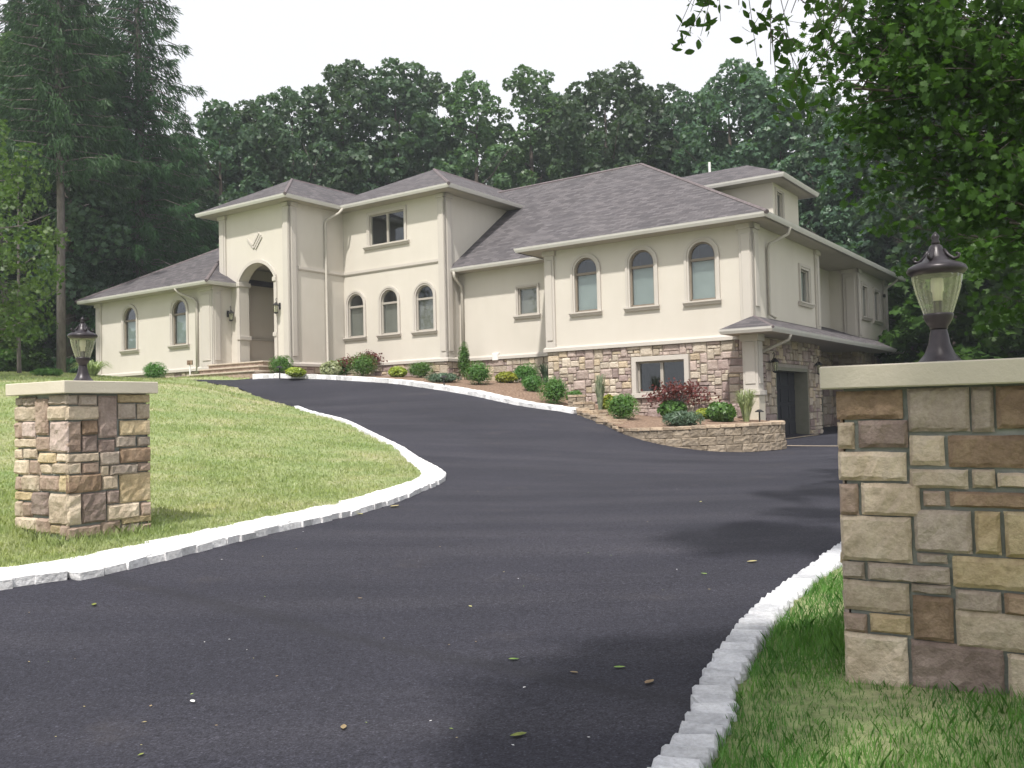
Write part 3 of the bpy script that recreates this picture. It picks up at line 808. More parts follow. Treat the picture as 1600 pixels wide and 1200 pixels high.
# --- main block
FM = front(0.95)
AMW = [(-16.95, 0.88), (-15.1, 0.88), (-13.26, 0.88)]
wall(FM, -17.7, -12.2, ZB, 9.80, [arch_path(c, w, 4.64, 6.40) for c, w in AMW] + [rect_path(-15.16, 1.86, 8.24, 9.48)])
for c, w in AMW:
    window(FM, arch_path(c, w, 4.64, 6.40), c, w, 4.64, 6.40, 'blind_grey', 5.84, 5.88, surround=0.14, sill_w=1.28)
window(FM, rect_path(-15.16, 1.86, 8.24, 9.48), -15.16, 1.86, 8.24, 9.48, None, mullions=(-15.16,), surround=0.13, sill_w=2.45)
pilaster(FM, -12.5, -12.13, ZB + .02, 9.78)
FMS = side(-12.2)
wall(FMS, 0.95, 12.0, ZB, 9.80)
pilaster(FMS, 0.88, 1.3, ZB + .02, 9.78)
# --- tower
FT = front(-1.9)
PORCH = arch_path(-19.55, 2.1, 3.65, 7.62, 18, 0.62)
wall(FT, -21.8, -17.6, ZB, 9.80, [PORCH], depth=0.42)
pilaster(FT, -17.95, -17.53, ZB + .02, 9.78)
pilaster(FT, -21.85, -21.45, 6.9, 9.78)
FTS = side(-17.6)
wall(FTS, -1.9, 0.95, ZB, 9.80)
pilaster(FTS, -1.97, -1.58, ZB + .02, 9.78)
wall(lambda a, o, z: (-21.8 - o, a, z), -1.9, 3.0, ZB, 9.80)
# porch inside: walls, ceiling, chair rail, door
mb = HB()
mb.poly([(-21.4, -1.48, 3.65), (-21.4, 1.2, 3.65), (-21.4, 1.2, 7.9), (-21.4, -1.48, 7.9)])
mb.poly([(-21.4, 1.2, 3.65), (-17.8, 1.2, 3.65), (-17.8, 1.2, 7.9), (-21.4, 1.2, 7.9)])
mb.poly([(-17.8, -1.48, 3.65), (-17.8, 1.2, 3.65), (-17.8, 1.2, 7.9), (-17.8, -1.48, 7.9)])
mb.poly([(-21.4, -1.48, 3.65), (-20.6, -1.48, 3.65), (-20.6, -1.48, 7.9), (-21.4, -1.48, 7.9)])
mb.build('porch_wall', M['porch'], house)
mb = HB(); mb.poly([(-21.4, -1.48, 7.7), (-17.8, -1.48, 7.7), (-17.8, 1.2, 7.7), (-21.4, 1.2, 7.7)]); mb.build('porch_ceiling', M['trim'], house)
mb = HB(); mb.box((-21.4, -2.1, 3.40), (-17.8, 1.2, 3.65)); mb.build('porch_floor', M['limestone'], house)
mb = HB(); mb.box((-21.4, -1.48, 4.72), (-21.33, 1.2, 4.80)); mb.box((-21.33, 1.13, 4.72), (-20.9, 1.2, 4.80)); mb.build('chair_rail', M['trim'], house)
dr = HB(); dr.box((-20.9, 1.10, 3.65), (-18.3, 1.19, 6.3)); door = dr.build('door', M['door'], house)
for i in range(2):
    for k in range(3):
        p = HB(); p.box((-20.75 + i * 1.25, 1.06, 3.9 + k * .8), (-19.75 + i * 1.25, 1.10, 4.5 + k * .8)); p.build('door_panel', M['door'], door, bevel=0.01)
# archway trim, reveal bands
mb = HB(); mb.ring(arch_path(-19.55, 2.1, 6.95, 7.62, 18, 0.62), grow(arch_path(-19.55, 2.1, 6.95, 7.62, 18, 0.62), 0.13, 0), -0.02, 0.07, FT); mb.build('arch_moulding', M['trim'], house)
for z0, z1 in ((6.78, 6.95), (4.62, 4.78)):
    for s in (-1, 1):
        e = -19.55 + s * 1.05
        mb = HB(); mb.box((min(e - s * .05, e + s * .14), -2.0, z0), (max(e - s * .05, e + s * .14), -1.40, z1)); mb.build('arch_band', M['trim'], house, bevel=0.01)
for s in (-1, 1):
    e = -19.55 + s * 1.05
    mb = HB(); mb.box((min(e, e + s * .16), -1.96, 3.65), (max(e, e + s * .16), -1.9, 6.78)); mb.build('arch_post', M['trim'], house)
# belt course round the tower side and main front
mb = HB(); mb.sweep([(-17.6, -1.5), (-17.6, 0.95), (-12.5, 0.95)], [(0, 7.32), (0.06, 7.32), (0.06, 7.22), (0.03, 7.17), (0, 7.17)]); mb.build('belt_course', M['trim'], house)
# relief emblem: a diamond with three slanting bars in its lower half
dm = HB(); cu, cz = -19.65, 8.66
dm.prism([(cu, cz + .46), (cu + .44, cz + .03), (cu, cz - .44), (cu - .46, cz - .02)], 0.0, 0.012, FT)
emb = dm.build('emblem', M['stucco'], house)
for a, b, w in (((cu - .44, cz - .02), (cu - .04, cz - .42), .085), ((cu + .26, cz + .14), (cu - .13, cz - .34), .07), ((cu + .36, cz + .06), (cu - .02, cz - .40), .07), ((cu + .44, cz - .02), (cu + .06, cz - .46), .07)):
    t = Vector((b[0] - a[0], b[1] - a[1])).normalized(); n = Vector((-t.y, t.x)) * w / 2
    q = HB(); q.prism([(a[0] + n.x, a[1] + n.y), (b[0] + n.x, b[1] + n.y), (b[0] - n.x, b[1] - n.y), (a[0] - n.x, a[1] - n.y)], 0.012, 0.042, FT); q.build('emblem_bar', M['trim'], emb)
# --- left wing
FW = front(-2.76)
ALW = [(-27.05, 0.96), (-23.45, 0.96)]
wall(FW, -29.65, -21.2, ZB, 6.80, [arch_path(c, w, 4.56, 6.42) for c, w in ALW])
for c, w in ALW:
    window(FW, arch_path(c, w, 4.56, 6.42), c, w, 4.56, 6.42, 'blind', 5.80, 5.84, frame='frame_dark', surround=0.14, sill_w=1.42)
pilaster(FW, -29.7, -29.3, ZB + .02, 6.78)
pilaster(FW, -21.95, -21.12, ZB + .02, 6.78, o=0.09)
FWS = side(-21.2)
wall(FWS, -2.76, -1.85, ZB, 6.80)
pilaster(FWS, -2.85, -2.45, ZB + .02, 6.78, o=0.09)
wall(lambda a, o, z: (-29.65 - o, a, z), -2.76, 8.0, 2.6, 6.80)
# --- right wing, garage side, upper floor
FS = side(0.0)
SW = [(4.86, 0.86, 4.86, 5.96)]
wall(FS, 0.0, 6.35, ZB, 6.80, [rect_path(c, w, a, b) for c, w, a, b in SW])
SW2 = [(12.68, 0.82, 4.95, 6.18), (14.62, 0.82, 4.92, 6.14)]
wall(FS, 11.5, 16.4, ZB, 6.80, [rect_path(c, w, a, b) for c, w, a, b in SW2])
for c, w, a, b in SW + SW2:
    window(FS, rect_path(c, w, a, b), c, w, a, b, 'blind', None, frame='frame', surround=0.17, sill_w=1.5)
wall(side(-1.05), 6.35, 11.5, ZB, 6.80)
wall(front(11.5), -1.05, 0.0, ZB, 6.80)
wall(lambda a, o, z: (a, 6.35 + o, z), -1.05, 0.0, ZB, 6.80)
pilaster(FS, -0.07, 0.42, 4.0, 6.78); pilaster(FS, 6.0, 6.38, 3.8, 6.78); pilaster(front(11.5), -0.5, 0.07, 3.8, 6.78); pilaster(FS, 11.43, 11.85, 3.8, 6.78); pilaster(FS, 15.9, 16.42, 3.8, 6.78)
wall(lambda a, o, z: (a, 16.4 + o, z), -14, 0.0, 0.2, 6.80); wall(lambda a, o, z: (-7.1 - o, a, z), 0.0, 1.75, 0.8, 6.80)
# --- base mouldings
for pts in ([(-7.1, 1.75), (-7.1, 0.0), (0.0, 0.0)], [(-12.2, 1.75), (-7.1, 1.75)], [(-18.5, -1.9), (-17.6, -1.9), (-17.6, 0.95), (-12.2, 0.95), (-12.2, 1.75)], [(-29.65, 4), (-29.65, -2.76), (-21.2, -2.76), (-21.2, -1.95), (-20.62, -1.95)]):
    mb = HB(); mb.sweep(pts, [(-.02, ZB + .16), (0.05, ZB + .16), (0.10, ZB + .10), (0.10, ZB), (-.02, ZB)]); mb.build('base_moulding', M['trim'], house)

# --- stone veneer: mortar-coloured backing walls with single stones on them
STW = rect_path(-2.98, 1.62, 1.95, 2.93)
w_front = wall(FR_ := front(0.03), -7.1, 0.0, 0.5, ZB, [STW], mat='mortar_house', depth=0.2)
w_link = wall(front(1.78), -12.2, -7.1, 1.6, ZB, mat='mortar_house')
w_main = wall(front(0.98), -17.6, -12.2, 2.2, ZB, mat='mortar_house')
w_ms = wall(side(-12.23), .95, 1.78, 2.2, ZB, mat='mortar_house')
w_tow = wall(side(-17.63), -1.9, 0.95, 2.4, ZB, mat='mortar_house')
w_tf = wall(front(-1.87), -18.5, -17.6, 2.4, ZB, mat='mortar_house')
w_lw = wall(front(-2.73), -29.65, -21.2, 2.5, ZB, mat='mortar_house')
w_lws = wall(side(-21.23), -2.76, -1.9, 2.5, ZB, mat='mortar_house')
GD = rect_path(3.34, 3.12, 0.42, 2.60)
w_gar = wall(side(-0.03), 0.0, 6.35, 0.2, 3.9, [[(a, z) for a, z in GD]], depth=0.44, mat='mortar_house')
GD2 = rect_path(8.6, 3.0, 0.42, 2.60)
w_g2 = wall(side(-1.08), 6.35, 11.5, 0.2, 3.9, [GD2], depth=0.5, mat='mortar_house')
w_g2b = wall(lambda a, o, z: (a, 6.32 + o, z), -1.05, 0.0, 0.2, 3.9, mat='mortar_house')
w_g3 = wall(front(11.53), -1.05, 0.0, 0.2, 3.9, mat='mortar_house')
w_g4 = wall(side(-0.03), 11.5, 16.4, 0.2, 3.9, mat='mortar_house')

UNIT = [stone_mesh('stone', 1.0, 1.0, 1.0, 100 + k, 3, 3, 0.055, 0.55) for k in range(9)]
UNITM = {}
def unit(k, mat):
    if (k, mat) not in UNITM:
        me = UNIT[k].copy(); me.materials.append(M[mat]); UNITM[(k, mat)] = me
    return UNITM[(k, mat)]

def pack(a0, a1, z0, z1, cell, rnd, holes=(), zmin=None):
    """random ashlar: rectangles on a grid"""
    nx, nz = int(round((a1 - a0) / cell)), int(round((z1 - z0) / cell))
    cw, ch = (a1 - a0) / nx, (z1 - z0) / nz
    occ = np.zeros((nx, nz), bool)
    for i in range(nx):
        for j in range(nz):
            a, z = a0 + (i + .5) * cw, z0 + (j + .5) * ch
            if any(h[0] < a < h[1] and h[2] < z < h[3] for h in holes): occ[i, j] = True
            if zmin and z + ch < zmin(a): occ[i, j] = True
    out = []
    shapes = [(4, 2), (3, 2), (5, 2), (2, 2), (3, 1), (4, 1), (2, 3), (3, 3), (2, 1), (4, 3), (1, 1), (2, 2), (3, 2)]
    for j in range(nz - 1, -1, -1):
        for i in range(nx):
            if occ[i, j]: continue
            rnd.shuffle(shapes)
            for w, h in shapes + [(2, 1), (1, 2), (1, 1)]:
                if i + w <= nx and j - h + 1 >= 0 and not occ[i:i+w, j-h+1:j+1].any():
                    occ[i:i+w, j-h+1:j+1] = True
                    out.append((a0 + i * cw, a0 + (i + w) * cw, z0 + (j - h + 1) * ch, z0 + (j + 1) * ch)); break
    return out

def veneer(parent, fr, rects, rnd, rz, gap=0.012, depth=0.055):
    for a0, a1, z0, z1 in rects:
        o = bpy.data.objects.new('stone', unit(rnd.randrange(9), rnd.choice(HOUSE_STONES)))
        COL.objects.link(o); o.parent = parent
        x, y, z = fr((a0 + a1) / 2, 0, (z0 + z1) / 2)
        o.location = (x, y, z - HZ); o.rotation_euler = (0, rnd.choice((0, math.pi)), rz) if rz == 0 else (0, 0, rz)
        o.scale = (a1 - a0 - gap * rnd.uniform(.8, 1.5), depth * rnd.uniform(.8, 1.4), z1 - z0 - gap * rnd.uniform(.8, 1.5))
rs = random.Random(21)
def bed_at(u, v):
    p = HW(u, v); return bedz(p.x, p.y)
veneer(w_front, FR_, pack(-7.1, -0.02, 1.02, ZB, 0.11, rs, [(-3.95, -2.0, 1.78, 3.08)], lambda a: bed_at(a, -0.1) - 0.05), rs, 0)
# the garage-side stones are too many and too small to pick apart: joined
def veneer_joined(name, parent, fr, rects, rnd, depth=0.06, gap=0.014):
    mats = sorted(set(HOUSE_STONES)); mb = HB(); mi = []
    for a0, a1, z0, z1 in rects:
        n0 = len(mb.f); g = gap / 2; d = depth * rnd.uniform(.7, 1.4); b = 0.02
        A = [(a0+g, z0+g), (a1-g, z0+g), (a1-g, z1-g), (a0+g, z1-g)]; B = [(a0+g+b, z0+g+b), (a1-g-b, z0+g+b), (a1-g-b, z1-g-b), (a0+g+b, z1-g-b)]
        i0 = [mb.add(fr(p[0], 0, p[1])) for p in A]; i1 = [mb.add(fr(p[0], d * .6, p[1])) for p in A]; i2 = [mb.add(fr(p[0] + rnd.uniform(-.01, .01), d * rnd.uniform(.8, 1.2), p[1])) for p in B]
        for k in range(4):
            j = (k + 1) % 4; mb.f += [[i0[k], i0[j], i1[j], i1[k]], [i1[k], i1[j], i2[j], i2[k]]]
        mb.f.append(i2); mi += [rnd.randrange(len(mats))] * 9
    me = bpy.data.meshes.new(name); me.from_pydata(mb.v, [], mb.f)
    for m in mats: me.materials.append(M[m])
    me.polygons.foreach_set('material_index', mi)
    o = link(name, me, None, parent); o['kind'] = 'stuff'; return o
veneer_joined('stone_facing', w_link, front(1.78), pack(-12.15, -7.15, 2.3, ZB, 0.125, rs, (), lambda a: bed_at(a, 1.6)), rs)
veneer_joined('stone_facing', w_main, front(0.98), pack(-17.55, -12.2, 2.66, ZB, 0.125, rs, (), lambda a: bed_at(a, 0.8)), rs)
veneer_joined('stone_facing', w_ms, side(-12.23), pack(.95, 1.75, 2.6, ZB, 0.13, rs), rs)
veneer_joined('stone_facing', w_tow, side(-17.63), pack(-1.9, 0.9, 2.9, ZB, 0.13, rs), rs)
veneer_joined('stone_facing', w_lw, front(-2.73), pack(-24.5, -21.2, 3.02, ZB, 0.13, rs), rs)
veneer_joined('stone_facing', w_lws, side(-21.23), pack(-2.76, -1.9, 2.95, ZB, 0.13, rs), rs)
veneer_joined('stone_facing', w_gar, side(-0.03), pack(0.0, 6.35, 0.38, 3.72, 0.12, rs, [(1.68, 5.0, 0.3, 2.72)]), rs)
veneer_joined('stone_facing', w_g2, side(-1.08), pack(6.35, 11.5, 0.38, 3.72, 0.14, rs, [(7.0, 10.2, 0.3, 2.72)]), rs)
veneer_joined('stone_facing', w_g3, front(11.53), pack(-1.05, 0.0, 0.38, 3.72, 0.14, rs), rs)
veneer_joined('stone_facing', w_g4, side(-0.03), pack(11.5, 16.4, 0.38, 3.72, 0.14, rs), rs)
# basement window with pale surround
window(FR_, STW, -2.98, 1.62, 1.95, 2.93, None, mullions=(-2.98,), frame='frame', surround=0)
mb = HB(); FRo = front(0.0); mb.ring(STW, grow(STW, 0.15, 0), -0.06, 0.09, FRo); mb.box((-3.95, -0.06, 1.80), (-2.01, 0.12, 1.95), FRo); mb.build('basement_surround', M['trim'], house, bevel=0.008)
# garage doors: leaf of raised panels, set deep behind jambs coloured as if in shade
for (c, w, u0, dep) in ((3.34, 3.12, -0.03, 0.42), (8.6, 3.0, -1.08, 0.48)):
    fr = side(u0)
    gd = HB(); gd.box((c - w/2, -dep - .08, 0.42), (c + w/2, -dep, 2.6), fr); g = gd.build('garage_door', M['garage_door'], house)
    for i in range(4):
        for k in range(4):
            q = HB(); q.box((c - w/2 + .08 + i * w/4, -dep, 0.50 + k * .54), (c - w/2 + w/4 - .08 + i * w/4, -dep + .03, 0.92 + k * .54), fr); q.build('door_panel', M['garage_door'], g, bevel=0.012)
    jm = HB()
    for s in (-1, 1): jm.box((min(c + s * (w/2 - .03), c + s * (w/2 + .04)), -dep, 0.40), (max(c + s * (w/2 - .03), c + s * (w/2 + .04)), 0.03, 2.66), fr)
    jm.box((c - w/2 + .03, -dep, 2.55), (c + w/2 - .03, 0.03, 2.66), fr)
    jm.build('door_jamb', M['jamb'], house)

# --- roofs
def roof(name, planes, mat='shingle'):
    mb = HB()
    for pts in planes:
        p = [Vector(q) for q in pts]
        n = (p[1] - p[0]).cross(p[2] - p[0]).normalized()
        if n.z < 0: p = p[::-1]; n = -n
        ax = Vector((0, 0, 1)).cross(n).normalized(); up = n.cross(ax)
        mb.poly([tuple(q) for q in p], [(q.dot(ax), q.dot(up)) for q in p])
    return mb.build(name, M[mat], house)
def hipcap(pts, parent, r=0.07):
    mb = HB(); mb.tube([Vector(p) + Vector((0, 0, -0.02)) for p in pts], r, 6); return mb.build('ridge_cap', M['shingle_cap'], parent)
M['shingle_cap'] = simple('ridge_shingle', (0.115, 0.097, 0.103), (0.185, 0.155, 0.16), 7, 0.95)
E0 = 6.91
GP = lambda z: [(0.0, z), (-0.14, z), (-0.14, z - 0.14), (-0.05, z - 0.14), (-0.012, z - 0.06)]
S = 0.563
ap = (0.72 - 7.65, 7.0, E0 + S * 7.65)
rr = roof('roof', [[(-7.94, -.65, E0), (.72, -.65, E0), ap, (-7.94, 7.0, ap[2])],
                   [(.72, -.65, E0), (.72, 17.1, E0), (ap[0], 9.45, ap[2]), ap],
                   [(-14.5, 1.1, E0), (-7.94, 1.1, E0), (-7.94, 7.0, ap[2]), (-14.5, 7.0, ap[2])],
                   [(-14.5, 7.0, ap[2]), (-14.5, 17.1, E0), (.72, 17.1, E0), (ap[0], 9.45, ap[2]), ap]][:3] +
                  [[(-14.5, 7.0, ap[2]), ap, (ap[0], 9.45, ap[2]), (.72, 17.1, E0), (-14.5, 17.1, E0)]])
mb = HB(); mb.poly([(-7.94, -.65, E0), (-7.94, 1.1, E0), (-7.94, 7.0, ap[2])]); mb.build('roof_cheek', M['stucco'], house)
hipcap([(.72, -.65, E0), ap], rr); hipcap([(-14.2, 7, ap[2]), ap], rr)
mb = HB(); mb.sweep([(-7.94, 1.0), (-7.94, -.65), (.72, -.65), (.72, 17.1), (-10, 17.1)], GP(E0 + .01)); mb.build('gutter', M['gutter'], house)
mb = HB(); mb.sweep([(-12.18, 1.1), (-7.96, 1.1)], GP(E0 + .01)); mb.build('gutter', M['gutter'], house)
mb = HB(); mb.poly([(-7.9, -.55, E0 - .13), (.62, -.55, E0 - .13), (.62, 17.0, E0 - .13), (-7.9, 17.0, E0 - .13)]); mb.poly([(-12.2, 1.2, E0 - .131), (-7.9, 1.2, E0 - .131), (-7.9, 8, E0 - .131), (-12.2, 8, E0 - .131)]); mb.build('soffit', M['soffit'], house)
E1 = 9.92
am = (-15.63, 4.5, E1 + .5 * 4.2)
rm = roof('roof', [[(-19.83, .3, E1), (-11.43, .3, E1), am], [(-11.43, .3, E1), (-11.43, 15, E1), (-15.63, 15, am[2]), am], [(-19.83, .3, E1), am, (-15.63, 15, am[2]), (-19.83, 15, E1)], [(-19.83, 15, E1), (-11.43, 15, E1), (-15.63, 15, am[2])]])
hipcap([(-11.43, .3, E1), am], rm); hipcap([am, (-15.63, 15, am[2])], rm)
at_ = (-19.855, 0.235, E1 + .55 * 2.785)
rt = roof('roof', [[(-22.64, -2.55, E1), (-17.07, -2.55, E1), at_], [(-17.07, -2.55, E1), (-17.07, 5, E1), (-19.855, 5, at_[2]), at_], [(-22.64, -2.55, E1), at_, (-19.855, 5, at_[2]), (-22.64, 5, E1)]])
hipcap([(-17.07, -2.55, E1), at_], rt); hipcap([at_, (-19.855, 4, at_[2])], rt)
mb = HB(); mb.sweep([(-22.64, 5), (-22.64, -2.55), (-17.07, -2.55), (-17.07, .3), (-11.43, .3), (-11.43, 13)], GP(E1 + .01)); mb.build('gutter', M['gutter'], house)
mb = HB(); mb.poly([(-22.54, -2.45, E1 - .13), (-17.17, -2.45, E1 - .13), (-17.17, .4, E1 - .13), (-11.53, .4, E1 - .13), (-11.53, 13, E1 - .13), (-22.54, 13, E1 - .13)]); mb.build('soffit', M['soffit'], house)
al = (-25.52, 1.37, E0 + .55 * 4.78)
rl = roof('roof', [[(-30.3, -3.41, E0), (-20.74, -3.41, E0), al], [(-20.74, -3.41, E0), (-20.74, 9, E0), (-25.52, 4.2, al[2]), al], [(-30.3, -3.41, E0), al, (-25.52, 4.2, al[2]), (-30.3, 9, E0)]])
hipcap([(-20.74, -3.41, E0), al], rl); hipcap([(-30.3, -3.41, E0), al], rl)
mb = HB(); mb.sweep([(-30.3, 9), (-30.3, -3.41), (-20.74, -3.41), (-20.74, -1.92)], GP(E0 + .01)); mb.build('gutter', M['gutter'], house)
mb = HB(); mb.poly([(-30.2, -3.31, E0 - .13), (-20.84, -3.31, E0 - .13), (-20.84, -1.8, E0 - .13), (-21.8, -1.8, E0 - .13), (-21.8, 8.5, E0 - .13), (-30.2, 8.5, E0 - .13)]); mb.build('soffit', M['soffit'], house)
# upper rear room over the garage
ud, v0d, v1d, zd = -1.2, 5.55, 8.35, 9.38
wall(side(ud), v0d, v1d, 7.2, zd - .1, [rect_path(6.2, 0.62, 7.85, 9.0)])
window(side(ud), rect_path(6.2, 0.62, 7.85, 9.0), 6.2, 0.62, 7.85, 9.0, None, surround=0.12)
wall(front(v0d), -7.5, ud, 7.2, zd - .1)
wall(lambda a, o, z: (a, v1d + o, z), -7.5, ud, 7.2, zd - .1)
hw = (v1d - v0d) / 2 + .62
ad = (ud + .62 - hw, (v0d + v1d) / 2, zd + .5 * hw)
rd = roof('roof', [[(-9, v0d - .62, zd), (ud + .62, v0d - .62, zd), ad, (-9, ad[1], ad[2])], [(ud + .62, v0d - .62, zd), (ud + .62, v1d + .62, zd), ad], [(ud + .62, v1d + .62, zd), (-9, v1d + .62, zd), (-9, ad[1], ad[2]), ad]])
mb = HB(); mb.sweep([(-8, v0d - .62), (ud + .62, v0d - .62), (ud + .62, v1d + .62), (-8, v1d + .62)], GP(zd + .01)); mb.build('gutter', M['gutter'], house)
mb = HB(); mb.poly([(-8, v0d - .52, zd - .13), (ud + .52, v0d - .52, zd - .13), (ud + .52, v1d + .52, zd - .13), (-8, v1d + .52, zd - .13)]); mb.build('soffit', M['soffit'], house)
# pent roof over the garage doors, wrapping the corner
E2 = 3.63; W2 = 4.09
mb = HB()
rp = roof('roof', [[(-.57, -1.25, E2), (1.0, -1.25, E2), (0.0, 0.02, W2)], [(1.0, -1.25, E2), (1.0, 14.9, E2), (0.02, 14.9, W2), (0.0, 0.02, W2)], [(-.57, -1.25, E2), (0.0, 0.02, W2), (-.57, 0.02, E2)], [(0.02, 6.3, W2 - .01), (0.02, 11.55, W2 - .01), (-1.05, 11.55, W2 + .4), (-1.05, 6.3, W2 + .4)]])
hipcap([(1.0, -1.25, E2), (0, 0, W2)], rp, 0.04)
mb = HB(); mb.sweep([(-.57, 0.0), (-.57, -1.25), (1.0, -1.25), (1.0, 14.9), (0.05, 14.9)], [(0.0, E2 + .01), (-0.12, E2 + .01), (-0.12, E2 - .13), (-0.05, E2 - .13), (-0.01, E2 - .05)]); mb.build('gutter', M['gutter'], house)
mb = HB(); mb.poly([(-.5, -1.15, E2 - .12), (.9, -1.15, E2 - .12), (.9, 14.8, E2 - .12), (-1.0, 14.8, E2 - .12), (-1.0, 0.0, E2 - .12), (-.5, 0.0, E2 - .12)]); mb.build('soffit', M['soffit'], house)
# corner post under the pent roof
mb = HB(); mb.box((-.17, -.52, 1.92), (.27, -.08, E2 - .12)); mb.box((-.10, -.545, 2.1), (.20, -.52, 3.3)); mb.box((.27, -.45, 2.1), (.295, -.15, 3.3)); mb.box((-.24, -.59, 1.78), (.34, -.01, 1.92)); mb.box((-.22, -.57, 3.32), (.32, -.03, E2 - .12)); mb.build('corner_post', M['trim'], house, bevel=0.01)
mb = HB(); mb.box((-.19, -.54, .35), (.29, -.06, 1.78)); mb.build('post_pedestal', M['cap'], house)

# --- downspouts
def spout(pts, r=0.05, bracket=()):
    mb = HB(); mb.tube(pts, r, 8); return mb.build('downspout', M['spout'], house, smooth=True)
spout([(-17.0, .36, 9.8), (-17.05, .2, 9.6), (-17.5, -.05, 9.35), (-17.53, -.1, 9.2), (-17.53, -.1, 3.6), (-17.4, -.1, 3.45)], 0.055)
spout([(-22.9, -3.34, 6.8), (-22.85, -3.2, 6.62), (-22.3, -2.9, 6.35), (-22.2, -2.82, 6.2), (-22.2, -2.82, 3.1)], 0.06)
spout([(-11.98, 1.17, 6.8), (-12.0, 1.2, 6.6), (-12.0, 1.6, 6.3), (-12.0, 1.66, 6.1), (-12.0, 1.66, 3.0)], 0.06)
spout([(.66, 1.5, 6.8), (.6, 1.5, 6.6), (.12, 1.2, 6.3), (.07, 1.2, 6.15), (.07, 1.2, 4.2), (.2, 1.35, 4.1)], 0.05)
spout([(.62, 15.9, 6.8), (.5, 15.9, 6.65), (.12, 15.7, 6.35), (.08, 15.7, 6.2), (.08, 15.7, 4.1)], 0.05)
spout([(.94, .35, 3.5), (.9, .35, 3.35), (.2, .15, 3.05), (.08, .12, 2.9), (.08, .12, .5)], 0.045)
# vent pipe behind the ridge, meter box on the link wall
mb = HB(); mb.lathe([(0.0, 11.24), (0.05, 11.24), (0.05, 9.6), (0.0, 9.6)], 12, (-4.75, 8.6, 0)); mb.build('vent_pipe', M['white'], house)
box(FL, 'outlet_box', -10.62, -10.36, 0.0, 0.12, 3.38, 3.66, 'white', bevel=0.015)
mb = HB(); mb.lathe([(0, .0), (.06, 0), (.06, .12), (0, .14)], 10, (.12, 15.55, 6.0)); mb.build('flood_light', M['black'], house)

# --- entry steps
steps = empty('entry_steps', HW(-19.6, -2.6, 2.9), HROT)
tag(steps, 'three wide limestone entry steps below the arched porch', 'steps')
for k, (du0, du1, dv, z) in enumerate(((-1.75, 1.55, -0.30, 3.62), (-1.85, 1.75, -0.66, 3.42), (-2.0, 1.95, -1.02, 3.22))):
    mb = MB(); mb.box((du0, dv, z - 2.9 - .42), (du1, .62, z - 2.9 - .055)); rz_ = mb.build('riser', M['st_pink'], steps)
    mb = MB(); mb.box((du0 - .04, dv - .05, z - 2.9 - .055), (du1 + .04, .6 - k * .01, z - 2.9)); mb.build('tread', M['limestone'], steps, bevel=0.01)

# --- wall lanterns
def lantern_mesh(root):
    def B(): return MB()
    m = B(); m.box((-.06, -.02, -.13), (.06, 0, .13)); m.build('backplate', M['black'], root, bevel=0.006)
    m = B(); m.tube([(0, 0, .04), (0, -.08, .05), (0, -.16, .14), (0, -.2, .25), (0, -.17, .30), (0, -.13, .26)], .012, 6); m.tube([(0, -.02, .0), (0, -.2, .03)], .012, 6); m.build('bracket', M['black'], root)
    m = B(); m.lathe([(.0, .14), (.03, .13), (.05, .10), (.125, .03), (.125, .015), (0, .015)], 8, (0, -.2, 0)); m.build('hood', M['black'], root)
    m = B()
    for i in range(4):
        a = math.pi / 4 + i * math.pi / 2; m.tube([(.09 * math.cos(a), -.2 + .09 * math.sin(a), .015), (.07 * math.cos(a), -.2 + .07 * math.sin(a), -.26)], .008, 5)
    m.lathe([(0, -.25), (.085, -.25), (.085, -.28), (.03, -.31), (0, -.32)], 8, (0, -.2, 0)); m.build('cage', M['black'], root)
    m = B(); m.lathe([(.085, .01), (.066, -.25)], 8, (0, -.2, 0)); m.build('glass', M['lampglass'], root)
    m = B(); m.lathe([(0, -.24), (.016, -.24), (.016, -.13), (.02, -.1), (0, -.06)], 8, (0, -.2, 0)); m.build('bulb', M['lampwhite'], root)
def copy_tree(o, parent=None):
    c = o.copy(); COL.objects.link(c); c.parent = parent
    for ch in o.children: copy_tree(ch, c)
    return c
l0 = empty('wall_lantern', HW(-18.22, -1.9, 5.78), HROT); lantern_mesh(l0); l0.scale = (1.0, 1.0, 1.0)
tag(l0, 'black wall lantern right of the arched entry', 'lantern', 'black wall lanterns')
for (u, v, z, rz, lab) in ((-21.15, -2.1, 5.70, HROT + math.pi / 2, 'black wall lantern left of the arched entry, under the low eave'),
                           (0.0, 1.15, 2.75, HROT + math.pi / 2, 'black wall lantern between corner post and dark garage door'),
                           (0.0, 5.55, 2.78, HROT + math.pi / 2, 'black wall lantern on the stone just beyond the dark garage door')):
    l = copy_tree(l0); l.location = HW(u, v, z); l.rotation_euler = (0, 0, rz); l['label'] = lab
